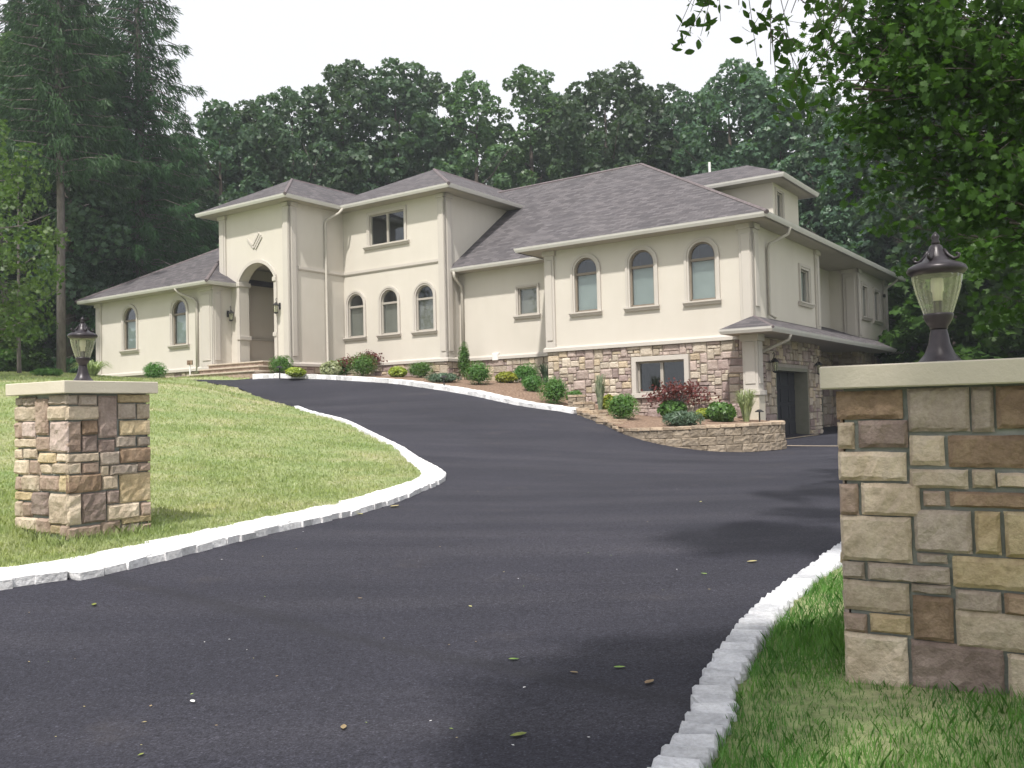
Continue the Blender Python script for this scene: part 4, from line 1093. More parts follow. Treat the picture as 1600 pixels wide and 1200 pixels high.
# ------------------------------------------------------------------ gate pillars
PYAW = math.radians(-32.4)
CODE = {'T': 'st_cream', 't': 'st_grey', 'o': 'st_gold', 'p': 'st_pink', 'b': 'st_brown', 'd': 'st_dark', 'r': 'hs_rose'}
def pillar(label, centre, ztop, half, halfc, capt, zbase, faces, seed):
    root = empty('stone_pillar', (centre[0], centre[1], zbase), PYAW)
    tag(root, label, 'pillar', 'stone gate pillars with pale caps')
    inv = (Matrix.Translation(root.location) @ Matrix.Rotation(PYAW, 4, 'Z')).inverted()
    H = ztop - capt - zbase
    m = MB(); m.box((-half + .012, -half + .012, -.3), (half - .012, half - .012, H)); core = m.build('mortar_core', M['mortar'], root)
    m = MB(); m.box((-halfc, -halfc, H), (halfc, halfc, H + capt)); m.build('cap', M['cap'], root, bevel=0.006)
    rnd = random.Random(seed)
    def hit(px, py, face):
        o = inv @ EYE; d = (inv.to_3x3() @ ray(px, py))
        if face == 'f': t = (-half - o.y) / d.y
        else: t = (half - o.x) / d.x
        p = o + d * t
        return (p.x if face == 'f' else p.y), p.z
    def put(a0, a1, z0, z1, face, mat, d, fine):
        w, h = max(.02, a1 - a0), max(.02, z1 - z0)
        nx = max(3, min(9, int(w / 0.035))) if fine else 4; ny = max(3, min(8, int(h / 0.035))) if fine else 3
        me = stone_mesh('stone', w, h, d, rnd.random(), nx, ny, 0.008 if fine else 0.009, 0.35)
        me.materials.append(M[mat])
        o = bpy.data.objects.new('stone', me); COL.objects.link(o); o.parent = root
        a, z = (a0 + a1) / 2, (z0 + z1) / 2
        if face == 'f': o.location = (a, -half + .004, z)
        elif face == 's': o.location = (half - .004, a, z); o.rotation_euler = (0, 0, math.pi / 2)
        elif face == 'b': o.location = (a, half - .004, z); o.rotation_euler = (0, 0, math.pi)
        else: o.location = (-half + .004, a, z); o.rotation_euler = (0, 0, -math.pi / 2)
    done = set()
    for face, (ox, oy, sc), rects in faces:
        done.add(face)
        for x0, x1, y0, y1, c in rects:
            ym, xm = (y0 + y1) / 2, (x0 + x1) / 2
            aL = hit(ox + x0 * sc, oy + ym * sc, face)[0]; aR = hit(ox + x1 * sc, oy + ym * sc, face)[0]
            zT = hit(ox + xm * sc, oy + y0 * sc, face)[1]; zB = hit(ox + xm * sc, oy + y1 * sc, face)[1]
            aL, aR = max(aL, -half - .02), min(aR, half + .02)
            if aL < -half + .03: aL = -half - .018
            if aR > half - .03: aR = half + .018
            zT = min(zT, H - .004)
            if aR - aL > .02: put(aL, aR, zB, zT, face, CODE[c], rnd.uniform(.020, .034), True)
    for face in 'fsbl':
        if face in done: continue
        for a0, a1, z0, z1 in pack(-half, half, 0.0, H - .01, 0.085, rnd):
            put(a0 + .008, a1 - .008, z0 + .008, z1 - .008, face, rnd.choice(list(CODE.values())), rnd.uniform(.018, .03), False)
    return root

LP = [('f', (0, 580, .2334), [(105,152,180,228,'t'),(160,243,175,235,'t'),(247,325,185,428,'p'),(330,462,160,222,'t'),(110,240,237,335,'T'),(330,462,234,327,'T'),(105,152,345,450,'p'),(157,240,340,447,'r'),
      (343,462,338,542,'r'),(105,245,452,510,'T'),(250,335,440,535,'p'),(105,152,523,587,'T'),(160,252,520,585,'T'),(270,378,548,615,'o'),(388,462,553,607,'T'),(105,198,594,690,'T'),(205,275,597,692,'p'),(280,350,622,684,'T'),
      (358,462,616,687,'T'),(115,155,706,797,'p'),(160,265,698,802,'T'),(272,400,700,802,'p'),(404,462,695,806,'o'),(108,220,806,862,'o'),(107,158,870,976,'T'),(163,220,878,972,'p'),(224,330,810,965,'d'),(340,462,822,1027,'T'),
      (120,258,978,1062,'T'),(260,342,985,1087,'p'),(345,410,1030,1090,'o'),(414,462,1033,1110,'p')]),
      ('s', (0, 580, .2334), [(460,518,160,222,'t'),(460,655,235,324,'T'),(460,540,338,542,'p'),(460,660,550,607,'T'),(460,540,614,687,'T'),(460,676,690,810,'b'),(460,540,822,1030,'T'),(460,670,1036,1112,'p'),
      (525,645,160,230,'t'),(656,780,165,445,'d'),(787,995,155,210,'o'),(788,905,218,320,'t'),(916,995,218,318,'T'),(546,650,330,425,'b'),(546,650,430,540,'d'),(656,765,456,540,'d'),(800,995,330,427,'o'),(772,905,435,507,'t'),(918,995,438,500,'t'),
      (668,796,538,628,'t'),(802,998,512,610,'b'),(546,660,612,682,'p'),(670,725,634,698,'T'),(732,915,624,690,'t'),(922,998,613,668,'p'),(684,786,700,790,'T'),(800,1000,680,875,'o'),(546,708,812,1012,'d'),(714,795,798,886,'d'),
      (718,930,886,990,'T'),(940,1000,876,965,'p'),(676,805,1004,1115,'p'),(815,1000,970,1014,'o'),(812,930,1020,1080,'t'),(936,1003,1018,1074,'p')])]
E1_, E2_ = (1270, 560, .2666), (1270, 840, .2666)
RP = [('f', E1_, [(120,528,190,356,'b'),(558,918,172,428,'t'),(930,1062,165,430,'t'),(1075,1340,160,412,'b'),(125,245,375,530,'T'),(270,558,362,522,'d'),(570,772,452,628,'T'),(795,1340,450,640,'b'),(140,550,547,716,'T'),
      (570,912,650,760,'T'),(935,1068,650,760,'T'),(1085,1340,672,756,'T'),(145,268,735,915,'p'),(287,628,733,920,'T'),(650,775,775,866,'p'),(805,1340,785,876,'b'),(155,580,925,1188,'T'),(599,932,890,1137,'t'),(952,1102,898,1146,'o'),(1125,1340,898,1168,'o')]),
      ('f', E2_, [(612,788,95,148,'t'),(822,1340,120,304,'o'),(173,305,140,238,'t'),(325,803,158,260,'t'),(160,567,256,432,'T'),(580,808,275,326,'t'),(838,1105,312,434,'t'),(1125,1340,332,455,'b'),(185,318,442,550,'p'),(337,572,452,560,'o'),
      (590,825,345,605,'b'),(842,1340,445,660,'T'),(172,560,565,900,'T'),(585,1125,625,1040,'d'),(1150,1340,690,1090,'T')])]
PL_C, PR_C = (-4.115, 8.6), (2.104, 4.348)
_zr = at(1280, 573, 4.2).z
pl = pillar('square stone pillar with pale cap standing on the sunny left lawn', PL_C, 1.863, 0.41, 0.481, 0.112, gz(*PL_C) + .02, LP, 3)
pr = pillar('large near stone pillar with pale cap at the right edge', PR_C, _zr, 0.405, 0.481, 0.106, gz(*PR_C) + .02, RP, 4)

def pier_lantern(label, c, z, s=1.0):
    root = empty('pillar_lantern', (c[0], c[1], z), 0.3); root.scale = (s, s, s)
    tag(root, label, 'lantern', 'bronze lanterns on the gate pillars')
    m = MB(); m.lathe([(0, 0), (.108, 0), (.108, .012), (.092, .022), (.066, .055), (.048, .10), (.040, .15), (.036, .165), (.036, .172), (0, .172)], 24); m.build('base', M['bronze'], root, smooth=True)
    m = MB(); m.lathe([(0, .172), (.040, .172), (.040, .182), (.050, .195), (.062, .218), (.066, .236), (.066, .244), (0, .244)], 24); m.build('cup', M['bronze'], root, smooth=True)
    m = MB(); m.lathe([(.062, .244), (.080, .30), (.097, .36), (.107, .415), (.108, .43)], 96, flute=.035, nf=18); m.build('glass', M['lampglass'], root, smooth=True)
    m = MB(); m.lathe([(0, .425), (.110, .425), (.128, .44), (.134, .452), (.126, .468), (.10, .482), (.066, .495), (.048, .515), (.036, .545), (.027, .568), (.018, .575), (0, .578)], 24); cap = m.build('hood', M['bronze'], root, smooth=True)
    m = MB(); m.lathe([(0, .572), (.017, .574), (.020, .585), (.014, .597), (.018, .606), (.017, .617), (.011, .625), (.007, .63), (.004, .636), (0, .637)], 16); m.build('finial', M['bronze'], cap, smooth=True)
    for k in range(4):
        a = k * math.pi / 2 + .5; d = Vector((math.cos(a), math.sin(a), 0)); u = Vector((0, 0, 1))
        pts = [d * .035 + u * .548, d * .055 + u * .518, d * .080 + u * .498, d * .100 + u * .503, d * .104 + u * .518, d * .094 + u * .524, d * .089 + u * .514]
        m = MB(); m.tube(pts, [.009, .009, .009, .008, .007, .006, .005], 6); m.build('scroll', M['bronze'], cap, smooth=True)
    m = MB(); m.lathe([(0, .244), (.020, .244), (.020, .305), (0, .305)], 14); m.build('socket', M['bronze'], root)
    m = MB(); m.lathe([(0, .305), (.021, .305), (.022, .345), (.028, .352), (.028, .408), (.024, .415), (0, .418)], 16); m.build('bulb', M['lampwhite'], root, smooth=True)
    return root
pier_lantern('small bronze lantern on the left pillar in front of the woods', PL_C, 1.863, 1.0)
pier_lantern('large bronze lantern with fluted glass on the near right pillar', (PR_C[0] - .03, PR_C[1] - .01), _zr, 1.02)

# ------------------------------------------------------------------ retaining wall of split blocks, with cap stones
def walk(line, step, first=0.0):
    L = [Vector((p[0], p[1])) for p in line]; fine = []
    for k in range(len(L) - 1):
        p0, p1, p2, p3 = L[max(k-1, 0)], L[k], L[k+1], L[min(k+2, len(L)-1)]
        for t in np.linspace(0, 1, 16, endpoint=False):
            fine.append(0.5 * ((2*p1) + (p2-p0)*t + (2*p0-5*p1+4*p2-p3)*t*t + (3*p1-p0-3*p2+p3)*t**3))
    fine.append(L[-1]); s = 0; nxt = first
    for a, b in zip(fine, fine[1:]):
        l = (b - a).length
        while nxt <= s + l:
            yield a + (b - a) * ((nxt - s) / max(l, 1e-6)), math.atan2(b.y - a.y, b.x - a.x)
            nxt += step
        s += l
BLK = [stone_mesh('block', 1, 1, 1, 300 + k, 6, 5, 0.06, 0.82) for k in range(7)]
for b in BLK: b.materials.append(M['block'])
CAPM = [cobble_mesh('cap_stone', 400 + k) for k in range(5)]
for b in CAPM: b.materials.append(M['blockcap'])
WLINE = [UKERB[-1]] + WALLB + [Vector(HW(1.5, -2.3))]
WTOP = [UKERB[-1].z + .12, WALLB[0].z + .13, WALLB[1].z + .16, at(968, 671, 22.6).z, at(1000, 670, 21.8).z, at(1050, 668.5, 21.2).z, at(1110, 665.5, 20.9).z, at(1170, 662.5, 20.9).z, at(1215, 660, 21.4).z, at(1224, 659, 21.9).z, at(1224, 659, 21.9).z]
rw = empty('retaining_wall', tuple(WALLB[2])); tag(rw, 'low curved retaining wall of rough tan blocks below the planting bed', 'wall')
_cum = [0.0]
for a, b in zip(WLINE, WLINE[1:]): _cum.append(_cum[-1] + (b.to_2d() - a.to_2d()).length)
def wtop(s): return float(np.interp(s, _cum, WTOP))
rb = random.Random(9)
for row in range(4):
    s = 0.2 * (row % 2)
    for p, ang in walk(WLINE, 0.40, s):
        i = s; s += 0.40
        zt = wtop(i) - .055 - row * .2
        if zt < gz(p.x, p.y) - .03 : continue
        o = bpy.data.objects.new('block', BLK[rb.randrange(7)]); COL.objects.link(o); o.parent = rw
        back = Vector((-math.sin(ang), math.cos(ang))) * (.16 - .012 * row)
        o.location = Vector((p.x + back.x, p.y + back.y, zt - .1)) - Vector(rw.location); o.rotation_euler = (0, 0, ang); o.scale = (.402, .17 + rb.uniform(-.008, .012), .203)
s = 0
for p, ang in walk(WLINE, 0.34, .1):
    o = bpy.data.objects.new('cap_stone', CAPM[rb.randrange(5)]); COL.objects.link(o); o.parent = rw
    back = Vector((-math.sin(ang), math.cos(ang))) * .14
    o.location = Vector((p.x + back.x, p.y + back.y, wtop(s + .1) - .02)) - Vector(rw.location); o.rotation_euler = (rb.uniform(-.02, .02), rb.uniform(-.015, .015), ang); o.scale = (.345, .34, .075); s += .34
# small terraces that step the bed down to the wall
def terrace(label, x0, x1, y, Y, hpx, rows):
    a, b = at(x0, y, Y), at(x1, y - 1, Y - .1)
    d = (b - a).to_2d(); n = max(2, int(round(d.length / .3))); ang = math.atan2(d.y, d.x)
    root = empty('terrace_wall', (a.x, a.y, a.z - .4)); tag(root, label, 'wall', 'block terraces beside the driveway')
    for k in range(n):
        p = a.to_2d() + d * ((k + .5) / n)
        for r_ in range(rows):
            o = bpy.data.objects.new('block', BLK[rb.randrange(7)]); COL.objects.link(o); o.parent = root
            o.location = Vector((p.x, p.y + .12, a.z - .07 - .075 - r_ * .15)) - Vector(root.location); o.rotation_euler = (0, 0, ang); o.scale = (d.length / n, .2, .148)
        o = bpy.data.objects.new('cap_stone', CAPM[rb.randrange(5)]); COL.objects.link(o); o.parent = root
        o.location = Vector((p.x, p.y + .1, a.z - .03)) - Vector(root.location); o.rotation_euler = (0, 0, ang); o.scale = (d.length / n + .01, .38, .07)
terrace('short block terrace highest up, beside the large round shrub', 889, 916, 617.5, 26.2, 9, 2)
terrace('short block terrace, second from the top of the stepped bed', 897, 930, 628.5, 25.6, 9, 2)
terrace('block terrace at the end of the white kerb', 902, 950, 641.5, 24.9, 14, 3)
terrace('lowest block terrace, just above the retaining wall end', 932, 980, 656, 23.8, 9, 2)
# ------------------------------------------------------------------ foliage tools
def frames(N, up_bias, rng, out=None):
    """random leaf frames: N unit normals and tangents"""
    n = rng.normal(size=(N, 3))
    if out is not None: n = n * 0.75 + out * 1.0
    n[:, 2] += up_bias
    n /= np.linalg.norm(n, axis=1, keepdims=True) + 1e-9
    t = rng.normal(size=(N, 3)); t -= (t * n).sum(1, keepdims=True) * n
    t /= np.linalg.norm(t, axis=1, keepdims=True) + 1e-9
    return n, t, np.cross(n, t)
RHOMB = np.array([(-.5, 0), (-.08, .27), (.5, 0), (-.08, -.27)])
OVATE = np.array([(-.5, 0), (-.3, .17), (0, .23), (.28, .14), (.5, 0), (.28, -.14), (0, -.23), (-.3, -.17)])
CLUMP = np.array([(-.5, .05), (-.22, .34), (-.05, .18), (.2, .42), (.25, .1), (.52, .02), (.22, -.15), (.1, -.42), (-.15, -.2), (-.35, -.3)])
NEEDLE = np.array([(-.5, 0), (-.2, .09), (.5, 0), (-.2, -.09)])
_mp = [(0.50, 0), (.30, .07), (.33, .20), (.16, .16), (.18, .42), (.02, .28), (-.08, .47), (-.14, .22), (-.36, .26), (-.30, .08), (-.45, .0)]
MAPLE = np.array(_mp + [(x, -y) for x, y in _mp[-2:0:-1]])
def leaf_cards(P, size, shape, up=0.4, out=None, rng=RNG, fold=0.0):
    N = len(P); n, t, b = frames(N, up, rng, out)
    k = len(shape); size = np.broadcast_to(np.asarray(size, float), (N,))
    v = P[:, None] + (t[:, None] * shape[None, :, :1] + b[:, None] * shape[None, :, 1:]) * size[:, None, None]
    v = v + n[:, None] * (np.abs(shape[None, :, 1:]) * fold) * size[:, None, None]
    return v.reshape(-1, 3)
def leaf_obj(name, P, size, shape, mat, parent=None, **kw):
    v = leaf_cards(P, size, shape, **kw)
    return link(name, mesh_np(name, v, len(shape)), mat, parent)

# ------------------------------------------------------------------ shrubs and border plants
def stem(root, r, h, n=5, lean=.25, rad=.012, mat='bark', seed=1):
    rn = random.Random(seed); m = MB()
    for k in range(n):
        a = rn.uniform(0, 6.28); q = rn.uniform(.3, 1) * lean
        m.tube([(0, 0, -.04), (r * q * math.cos(a) * .5, r * q * math.sin(a) * .5, h * .5), (r * q * math.cos(a), r * q * math.sin(a), h)], [rad, rad * .7, rad * .3], 5)
    return m.build('stem', M[mat], root)

def blobby(N, rx, rz, rng, shell=.72, lumps=9, amp=.13):
    d = rng.normal(size=(N, 3)); d /= np.linalg.norm(d, axis=1, keepdims=True)
    L = rng.normal(size=(lumps, 3)); L /= np.linalg.norm(L, axis=1, keepdims=True)
    bumpv = np.max(np.exp((d @ L.T - 1) * 7), axis=1)
    rad = (shell + (1 - shell) * rng.random(N) ** .6) * (1 - amp + amp * 1.6 * bumpv)
    P = d * rad[:, None] * np.array([rx, rx, rz]); return P, d

def globe(name, label, pos, rx, rz, mat, N=1500, leaf=.075, shape=NEEDLE, seed=1, group=None, cat='shrub', up=.15, low=.86):
    rng = np.random.default_rng(seed)
    root = empty(name, tuple(pos)); tag(root, label, cat, group)
    P, d = blobby(N, rx, rz, rng); P[:, 2] += rz * low
    P = P[P[:, 2] > 0.0]; d = d[:len(P)]
    o = (P - np.array([0, 0, rz * low])); o /= np.linalg.norm(o, axis=1, keepdims=True) + 1e-9
    leaf_obj('foliage', P, leaf * rng.uniform(.7, 1.35, len(P)), shape, M[mat], root, up=up, out=o, rng=rng)
    # inner leaves so one cannot see through
    P2, _ = blobby(N // 3, rx * .74, rz * .74, rng, .3); P2[:, 2] += rz * low; P2 = P2[P2[:, 2] > 0]
    leaf_obj('inner_foliage', P2, leaf * 1.8, RHOMB, M[mat], root, rng=rng)
    stem(root, rx, rz * 1.3, seed=seed)
    return root

def tussock(name, label, pos, r, h, mat, n=170, seed=1, cat='grass clump', width=.012, droop=.5, spread=1.0):
    rng = random.Random(seed); root = empty(name, tuple(pos)); tag(root, label, cat)
    m = MB()
    for k in range(n):
        a = rng.uniform(0, 6.28); q = rng.random() ** .7; hh = h * rng.uniform(.6, 1.05); R = r * q * spread
        b = Vector((math.cos(a), math.sin(a), 0)); s = Vector((-b.y, b.x, 0)) * width * rng.uniform(.7, 1.3)
        p0 = b * (r * .22 * rng.random()); p1 = p0 + b * R * .35 + Vector((0, 0, hh * .6)); p2 = p0 + b * R * .75 + Vector((0, 0, hh * (1 - droop * .12 * q))); p3 = p0 + b * R * 1.15 + Vector((0, 0, hh * (1.0 - droop * .45 * q)))
        m.poly([p0 - s, p0 + s, p1 + s, p1 - s]); m.poly([p1 - s, p1 + s, p2 + s * .6, p2 - s * .6]); m.poly([p2 - s * .6, p2 + s * .6, p3])
    me = bpy.data.meshes.new('blades'); me.from_pydata(m.v, [], m.f); link('blades', me, M[mat], root)
    return root

def red_maple(label, pos, rx, h, seed, N=1500, leaf=.10):
    rng = np.random.default_rng(seed); rn = random.Random(seed); root = empty('dwarf_maple', tuple(pos)); tag(root, label, 'shrub')
    m = MB(); tips = []
    for k in range(11):
        a = k * 2.4 + rn.uniform(-.4, .4); q = rn.uniform(.35, 1.0)
        e = Vector((math.cos(a) * rx * q, math.sin(a) * rx * q * .8, h * (.98 - .45 * q * q)))
        m.tube([(0, 0, -.05), (e.x * .25, e.y * .25, h * .5), (e.x * .65, e.y * .65, e.z + h * .08), e], [.028, .02, .012, .004], 5); tips += [e, e * .7 + Vector((0, 0, h * .12))]
    m.build('trunk', M['bark_grey'], root)
    P = []
    for t in tips:
        n_ = N // len(tips); c = rng.normal(size=(n_, 3)) * np.array([rx * .20, rx * .20, h * .075]) + np.array(t)
        c[:, 2] -= (((c[:, :2] - np.array(t)[:2]) ** 2).sum(1)) / rx * .5; P.append(c)
    P = np.concatenate(P); P = P[P[:, 2] > .03]
    leaf_obj('foliage', P, leaf * rng.uniform(.6, 1.3, len(P)), CLUMP, M['redleaf'], root, up=.9, rng=rng)
    return root

FACADE = (((-17.6, -1.9), (-17.6, .95)), ((-17.6, .95), (-12.2, .95)), ((-12.2, 1.75), (-7.1, 1.75)), ((-7.1, 0), (0, 0)))
def bedp(x, y):
    p = on_surface(x, y, bedz); d = ray(x, y)
    # never deeper than just in front of the house wall
    for (a, b), (c, e) in FACADE:
        A, B = HW(a, b), HW(c, e); n = Vector((B.y - A.y, A.x - B.x, 0))
        t = (A - EYE).dot(n) / Vector((d.x, d.y, 0)).dot(n); q = EYE + d * t; s = (q - A).dot(B - A) / (B - A).length_squared
        if 0 <= s <= 1 and t - .8 < p.y: p = EYE + d * (t - .8); p.z = bedz(p.x, p.y)
    return p, p.y / FPX
def gp(x, y):
    p = on_surface(x, y, lambda a, b: gz(a, b) + .02); return p, p.y / FPX
GG = 'clipped round evergreens along the house'
def put_globe(x, y, wpx, hpx, label, mat='globe', bed=True, name='round_shrub', seed=1, group=GG, leaf=.075, N=1500, **kw):
    p, k = (bedp if bed else gp)(x, y)
    return globe(name, label, p, wpx * k / 2 * 1.12, hpx * k / 2 / .93 * 1.08, mat, N=N, leaf=leaf, seed=seed, group=group, **kw)
_seed = iter(range(50, 400))
for x, y, w, h, lab in ((440, 586, 38, 31, 'round green shrub at the foot of the entry steps'), (534, 586, 30, 26, 'dark round shrub half hidden behind the one under the red maple'),
        (567, 588, 44, 36, 'round green shrub in front of the low red maple'), (658, 590, 42, 25, 'low round green shrub between lime mound and red barberry'), (748, 601, 41, 36, 'round green shrub in front of the narrow cypress'),
        (822, 596, 42, 30, 'bushy green shrub against the stone foot of the link wall'), (864, 590, 16, 24, 'very small round shrub at the corner of the stone wall'), (832, 611, 31, 25, 'small round shrub just left of the biggest globe'),
        (866, 631, 48, 41, 'big round green globe at the end of the white kerb'), (898, 616, 26, 16, 'low green shrub on the top terrace behind the big globe'), (974, 655, 49, 40, 'round green globe left of the basement window')):
    put_globe(x, y, w, h, lab, seed=next(_seed))
put_globe(242, 592, 38, 26, 'round green shrub alone in front of the left wing', bed=False, seed=next(_seed))
put_globe(75, 588, 44, 12, 'low green mound at the edge of the woods', bed=False, seed=next(_seed), group=None)
put_globe(172, 587, 26, 15, 'small round shrub at the left corner of the house', bed=False, seed=next(_seed), group=None)
for x, y, w, h, lab in ((461, 588, 29, 14, 'lime yellow mound beside the entry shrub'), (622, 589, 30, 15, 'lime yellow mound under the main windows'), (791, 598, 32, 16, 'lime yellow mound below the link window'), (950, 640, 22, 24, 'small yellow green shrub peeping behind a globe'), (1100, 655, 24, 16, 'small lime mound among the lower bed plants')):
    put_globe(x, y, w, h, lab, 'lime', name='lime_shrub', seed=next(_seed), group='lime yellow mounds', leaf=.08, N=900, shape=CLUMP, up=.4)
put_globe(1128, 659, 44, 29, 'loose green shrub near the right end of the bed', 'globe', name='green_shrub', seed=next(_seed), group=None, leaf=.1, N=1200, shape=CLUMP, up=.3)
put_globe(1052, 646, 44, 28, 'dark green shrub under the red maple by the basement window', 'globe', name='green_shrub', seed=next(_seed), group=None, leaf=.1, N=1000, shape=CLUMP)
put_globe(516, 588, 32, 22, 'pale variegated shrub near the tower downspout', 'variegated', name='variegated_shrub', seed=next(_seed), group=None, leaf=.10, N=700, shape=CLUMP, up=.4)
put_globe(702, 589, 27, 33, 'dark red barberry at the corner of the main block', 'redleaf', name='barberry', seed=next(_seed), group=None, leaf=.075, N=900, shape=RHOMB)
put_globe(693, 597, 52, 14, 'spreading blue green juniper beside a path light', 'juniper', name='juniper', seed=next(_seed), group='spreading junipers', leaf=.11, N=800)
put_globe(1066, 665, 60, 22, 'spreading blue green juniper below the red maple', 'juniper', name='juniper', seed=next(_seed), group='spreading junipers', leaf=.11, N=1000)
p, k = bedp(726, 593); globe('cypress', 'narrow upright cypress at the corner of the link wall', p, 10 * k, 31 * k, 'globe', N=1300, leaf=.09, seed=77, cat='conifer', low=.95)
p, k = bedp(566, 582); red_maple('low spreading dark red maple under the main windows', p, 33 * k, 37 * k, 5, 1100)
p, k = bedp(1058, 646); red_maple('dark red maple in front of the basement window', p, 46 * k, 58 * k, 8, 1300, .085)
p, k = bedp(938, 643); tussock('ornamental_grass', 'upright blue grey grass left of the basement window', p, 13 * k, 58 * k, 'bluegrass', 150, 3, spread=.9, droop=.2)
p, k = bedp(1166, 659); tussock('ornamental_grass', 'pale feathery grass at the right end of the bed', p, 20 * k, 50 * k, 'palegrass', 220, 4, spread=1.0, droop=.3)
p, k = bedp(853, 592); tussock('ornamental_grass', 'thin reddish green grass at the stone corner', p, 18 * k, 34 * k, 'juniper', 130, 6, spread=1.0, droop=.3)
p, k = gp(143, 588); tussock('ornamental_grass', 'arching pale grass behind the small lantern', p, 28 * k, 26 * k, 'palegrass', 170, 7, droop=1.2, spread=1.2, width=.02)
p, k = gp(190, 587); globe('red_twig_shrub', 'thin reddish twiggy shrub by the left wing wall', p, 12 * k, 8 * k, 'redleaf', N=120, leaf=.07, seed=15)

# path lights and the hose stake
def path_light(x, y, hpx, label, bed=True):
    p, k = (bedp if bed else gp)(x, y); h = hpx * k
    root = empty('path_light', tuple(p)); tag(root, label, 'lamp', 'small black path lights')
    m = MB(); m.tube([(0, 0, -.1), (0, 0, h)], .022, 8); m.build('stake', M['black'], root)
    m = MB(); m.lathe([(0, h + .06), (.05, h + .05), (.12, h), (.12, h - .015), (0, h - .01)], 14); m.build('hat', M['black'], root)
path_light(694, 606, 17, 'black path light by the juniper at the kerb'); path_light(1187, 659, 16, 'black path light above the retaining wall'); path_light(437, 588, 14, 'black path light in front of the entry shrub'); path_light(936, 640, 10, 'short black path light beside the blue grass'); path_light(808, 597, 14, 'black path light beside the bushy shrub under the link wall')
p, k = gp(297, 590)
root = empty('hose_post', tuple(p)); tag(root, 'thin pale post with a tap in front of the left wing', 'post')
m = MB(); m.tube([(0, 0, -.1), (0, 0, 20 * k)], .03, 8); m.build('post', M['white'], root); m = MB(); m.box((-.1, -.05, 20 * k), (.1, .05, 27 * k)); m.tube([(0, -.05, 23 * k), (0, -.16, 22 * k)], .02, 6); m.build('tap', M['st_brown'], root)
# ------------------------------------------------------------------ trees
def limbs_mesh(h, base, rx, seed, r0, n=9, bend=.15):
    rn = random.Random(seed); m = MB()
    top = Vector((rn.uniform(-.4, .4), rn.uniform(-.4, .4), h * .86))
    pts = [Vector((0, 0, -.4)), Vector((rn.uniform(-.1, .1), rn.uniform(-.1, .1), h * .15)), Vector((top.x * .3, top.y * .4, h * .45)), Vector((top.x * .7, top.y * .7, h * .68)), top]
    m.tube(pts, [r0 * 1.25, r0, r0 * .72, r0 * .42, r0 * .08], 9)
    for k in range(n):
        t = base + (h * .8 - base) * (k + rn.random() * .6) / n; a = k * 2.4 + rn.uniform(-.5, .5)
        q = np.interp(t, [p.z for p in pts], range(5)); i = min(3, int(q)); p = pts[i].lerp(pts[i+1], q - i)
        R = rx * rn.uniform(.65, .95) * (1.0 if t < h * .6 else .7)
        e = p + Vector((math.cos(a) * R, math.sin(a) * R, rn.uniform(.25, .6) * R)); mid = p.lerp(e, .5) + Vector((0, 0, -R * .08))
        rb_ = r0 * .42 * (1 - t / h * .6)
        m.tube([p, mid, e], [rb_, rb_ * .6, rb_ * .12], 6)
        for s in range(2):
            f = mid.lerp(e, rn.random()); g = f + Vector((rn.uniform(-1, 1), rn.uniform(-1, 1), rn.uniform(.0, .8))) * R * .35
            m.tube([f, g], [rb_ * .35, rb_ * .06], 5)
    return m.mesh('trunk', smooth=True)

def crown_points(h, base, rx, seed, lobes, per, lobe_r=(.28, .46), top_pow=.75):
    rng = np.random.default_rng(seed); C = []; P = []; O = []
    for k in range(lobes):
        t = (k + rng.random() * .8) / lobes                        # 0 bottom .. 1 top
        z = base + (h - base) * (0.06 + .88 * t)
        env = rx * (math.sin(math.pi * (0.13 + 0.80 * t ** top_pow)) ** .7)
        a = k * 2.399 + rng.normal() * .3; q = rng.random() ** .35 * .80
        r = rx * rng.uniform(*lobe_r) * (1.0 - .38 * t)
        c = np.array([math.cos(a) * env * q, math.sin(a) * env * q, min(z, h - r * .75)])
        N = int(per * (r / (rx * .37)) ** 2)
        d = rng.normal(size=(N, 3)); d[:, 2] += .28; d /= np.linalg.norm(d, axis=1, keepdims=True)
        # sub-clumps on the lobe
        L = rng.normal(size=(12, 3)); L /= np.linalg.norm(L, axis=1, keepdims=True)
        bm_ = np.max(np.exp((d @ L.T - 1) * 9), axis=1)
        keep = rng.random(N) < .35 + .65 * bm_
        rad = r * (.62 + .30 * bm_ + .16 * rng.random(N))
        pts = c + d * rad[:, None] * np.array([1.0, 1.0, .80])
        P.append(pts[keep]); O.append(d[keep])
    return np.concatenate(P), np.concatenate(O), rng

class Kind:
    """one kind of tree: shared trunk and crown meshes"""
    def __init__(s, name, h, base, rx, seed, lobes, per, leaf, shape, mat, bark='bark', r0=.3, up=.35, **kw):
        s.name, s.h = name, h
        s.trunk = limbs_mesh(h, base * 1.05, rx, seed, r0); s.trunk.materials.append(M[bark])
        P, O, rng = crown_points(h, base, rx, seed, lobes, per, **kw)
        s.crown = mesh_np('crown', leaf_cards(P, leaf * rng.uniform(.65, 1.4, len(P)), shape, up=up, out=O * .8, rng=rng), len(shape)); s.crown.materials.append(M[mat])
    def plant(s, label, pos, height, rz, group=None, wide=1.0):
        root = empty(s.name, tuple(pos), rz); k = height / s.h; root.scale = (k * wide, k * wide, k); tag(root, label, 'tree', group)
        link('trunk', s.trunk, None, root); link('crown', s.crown, None, root)
        return root

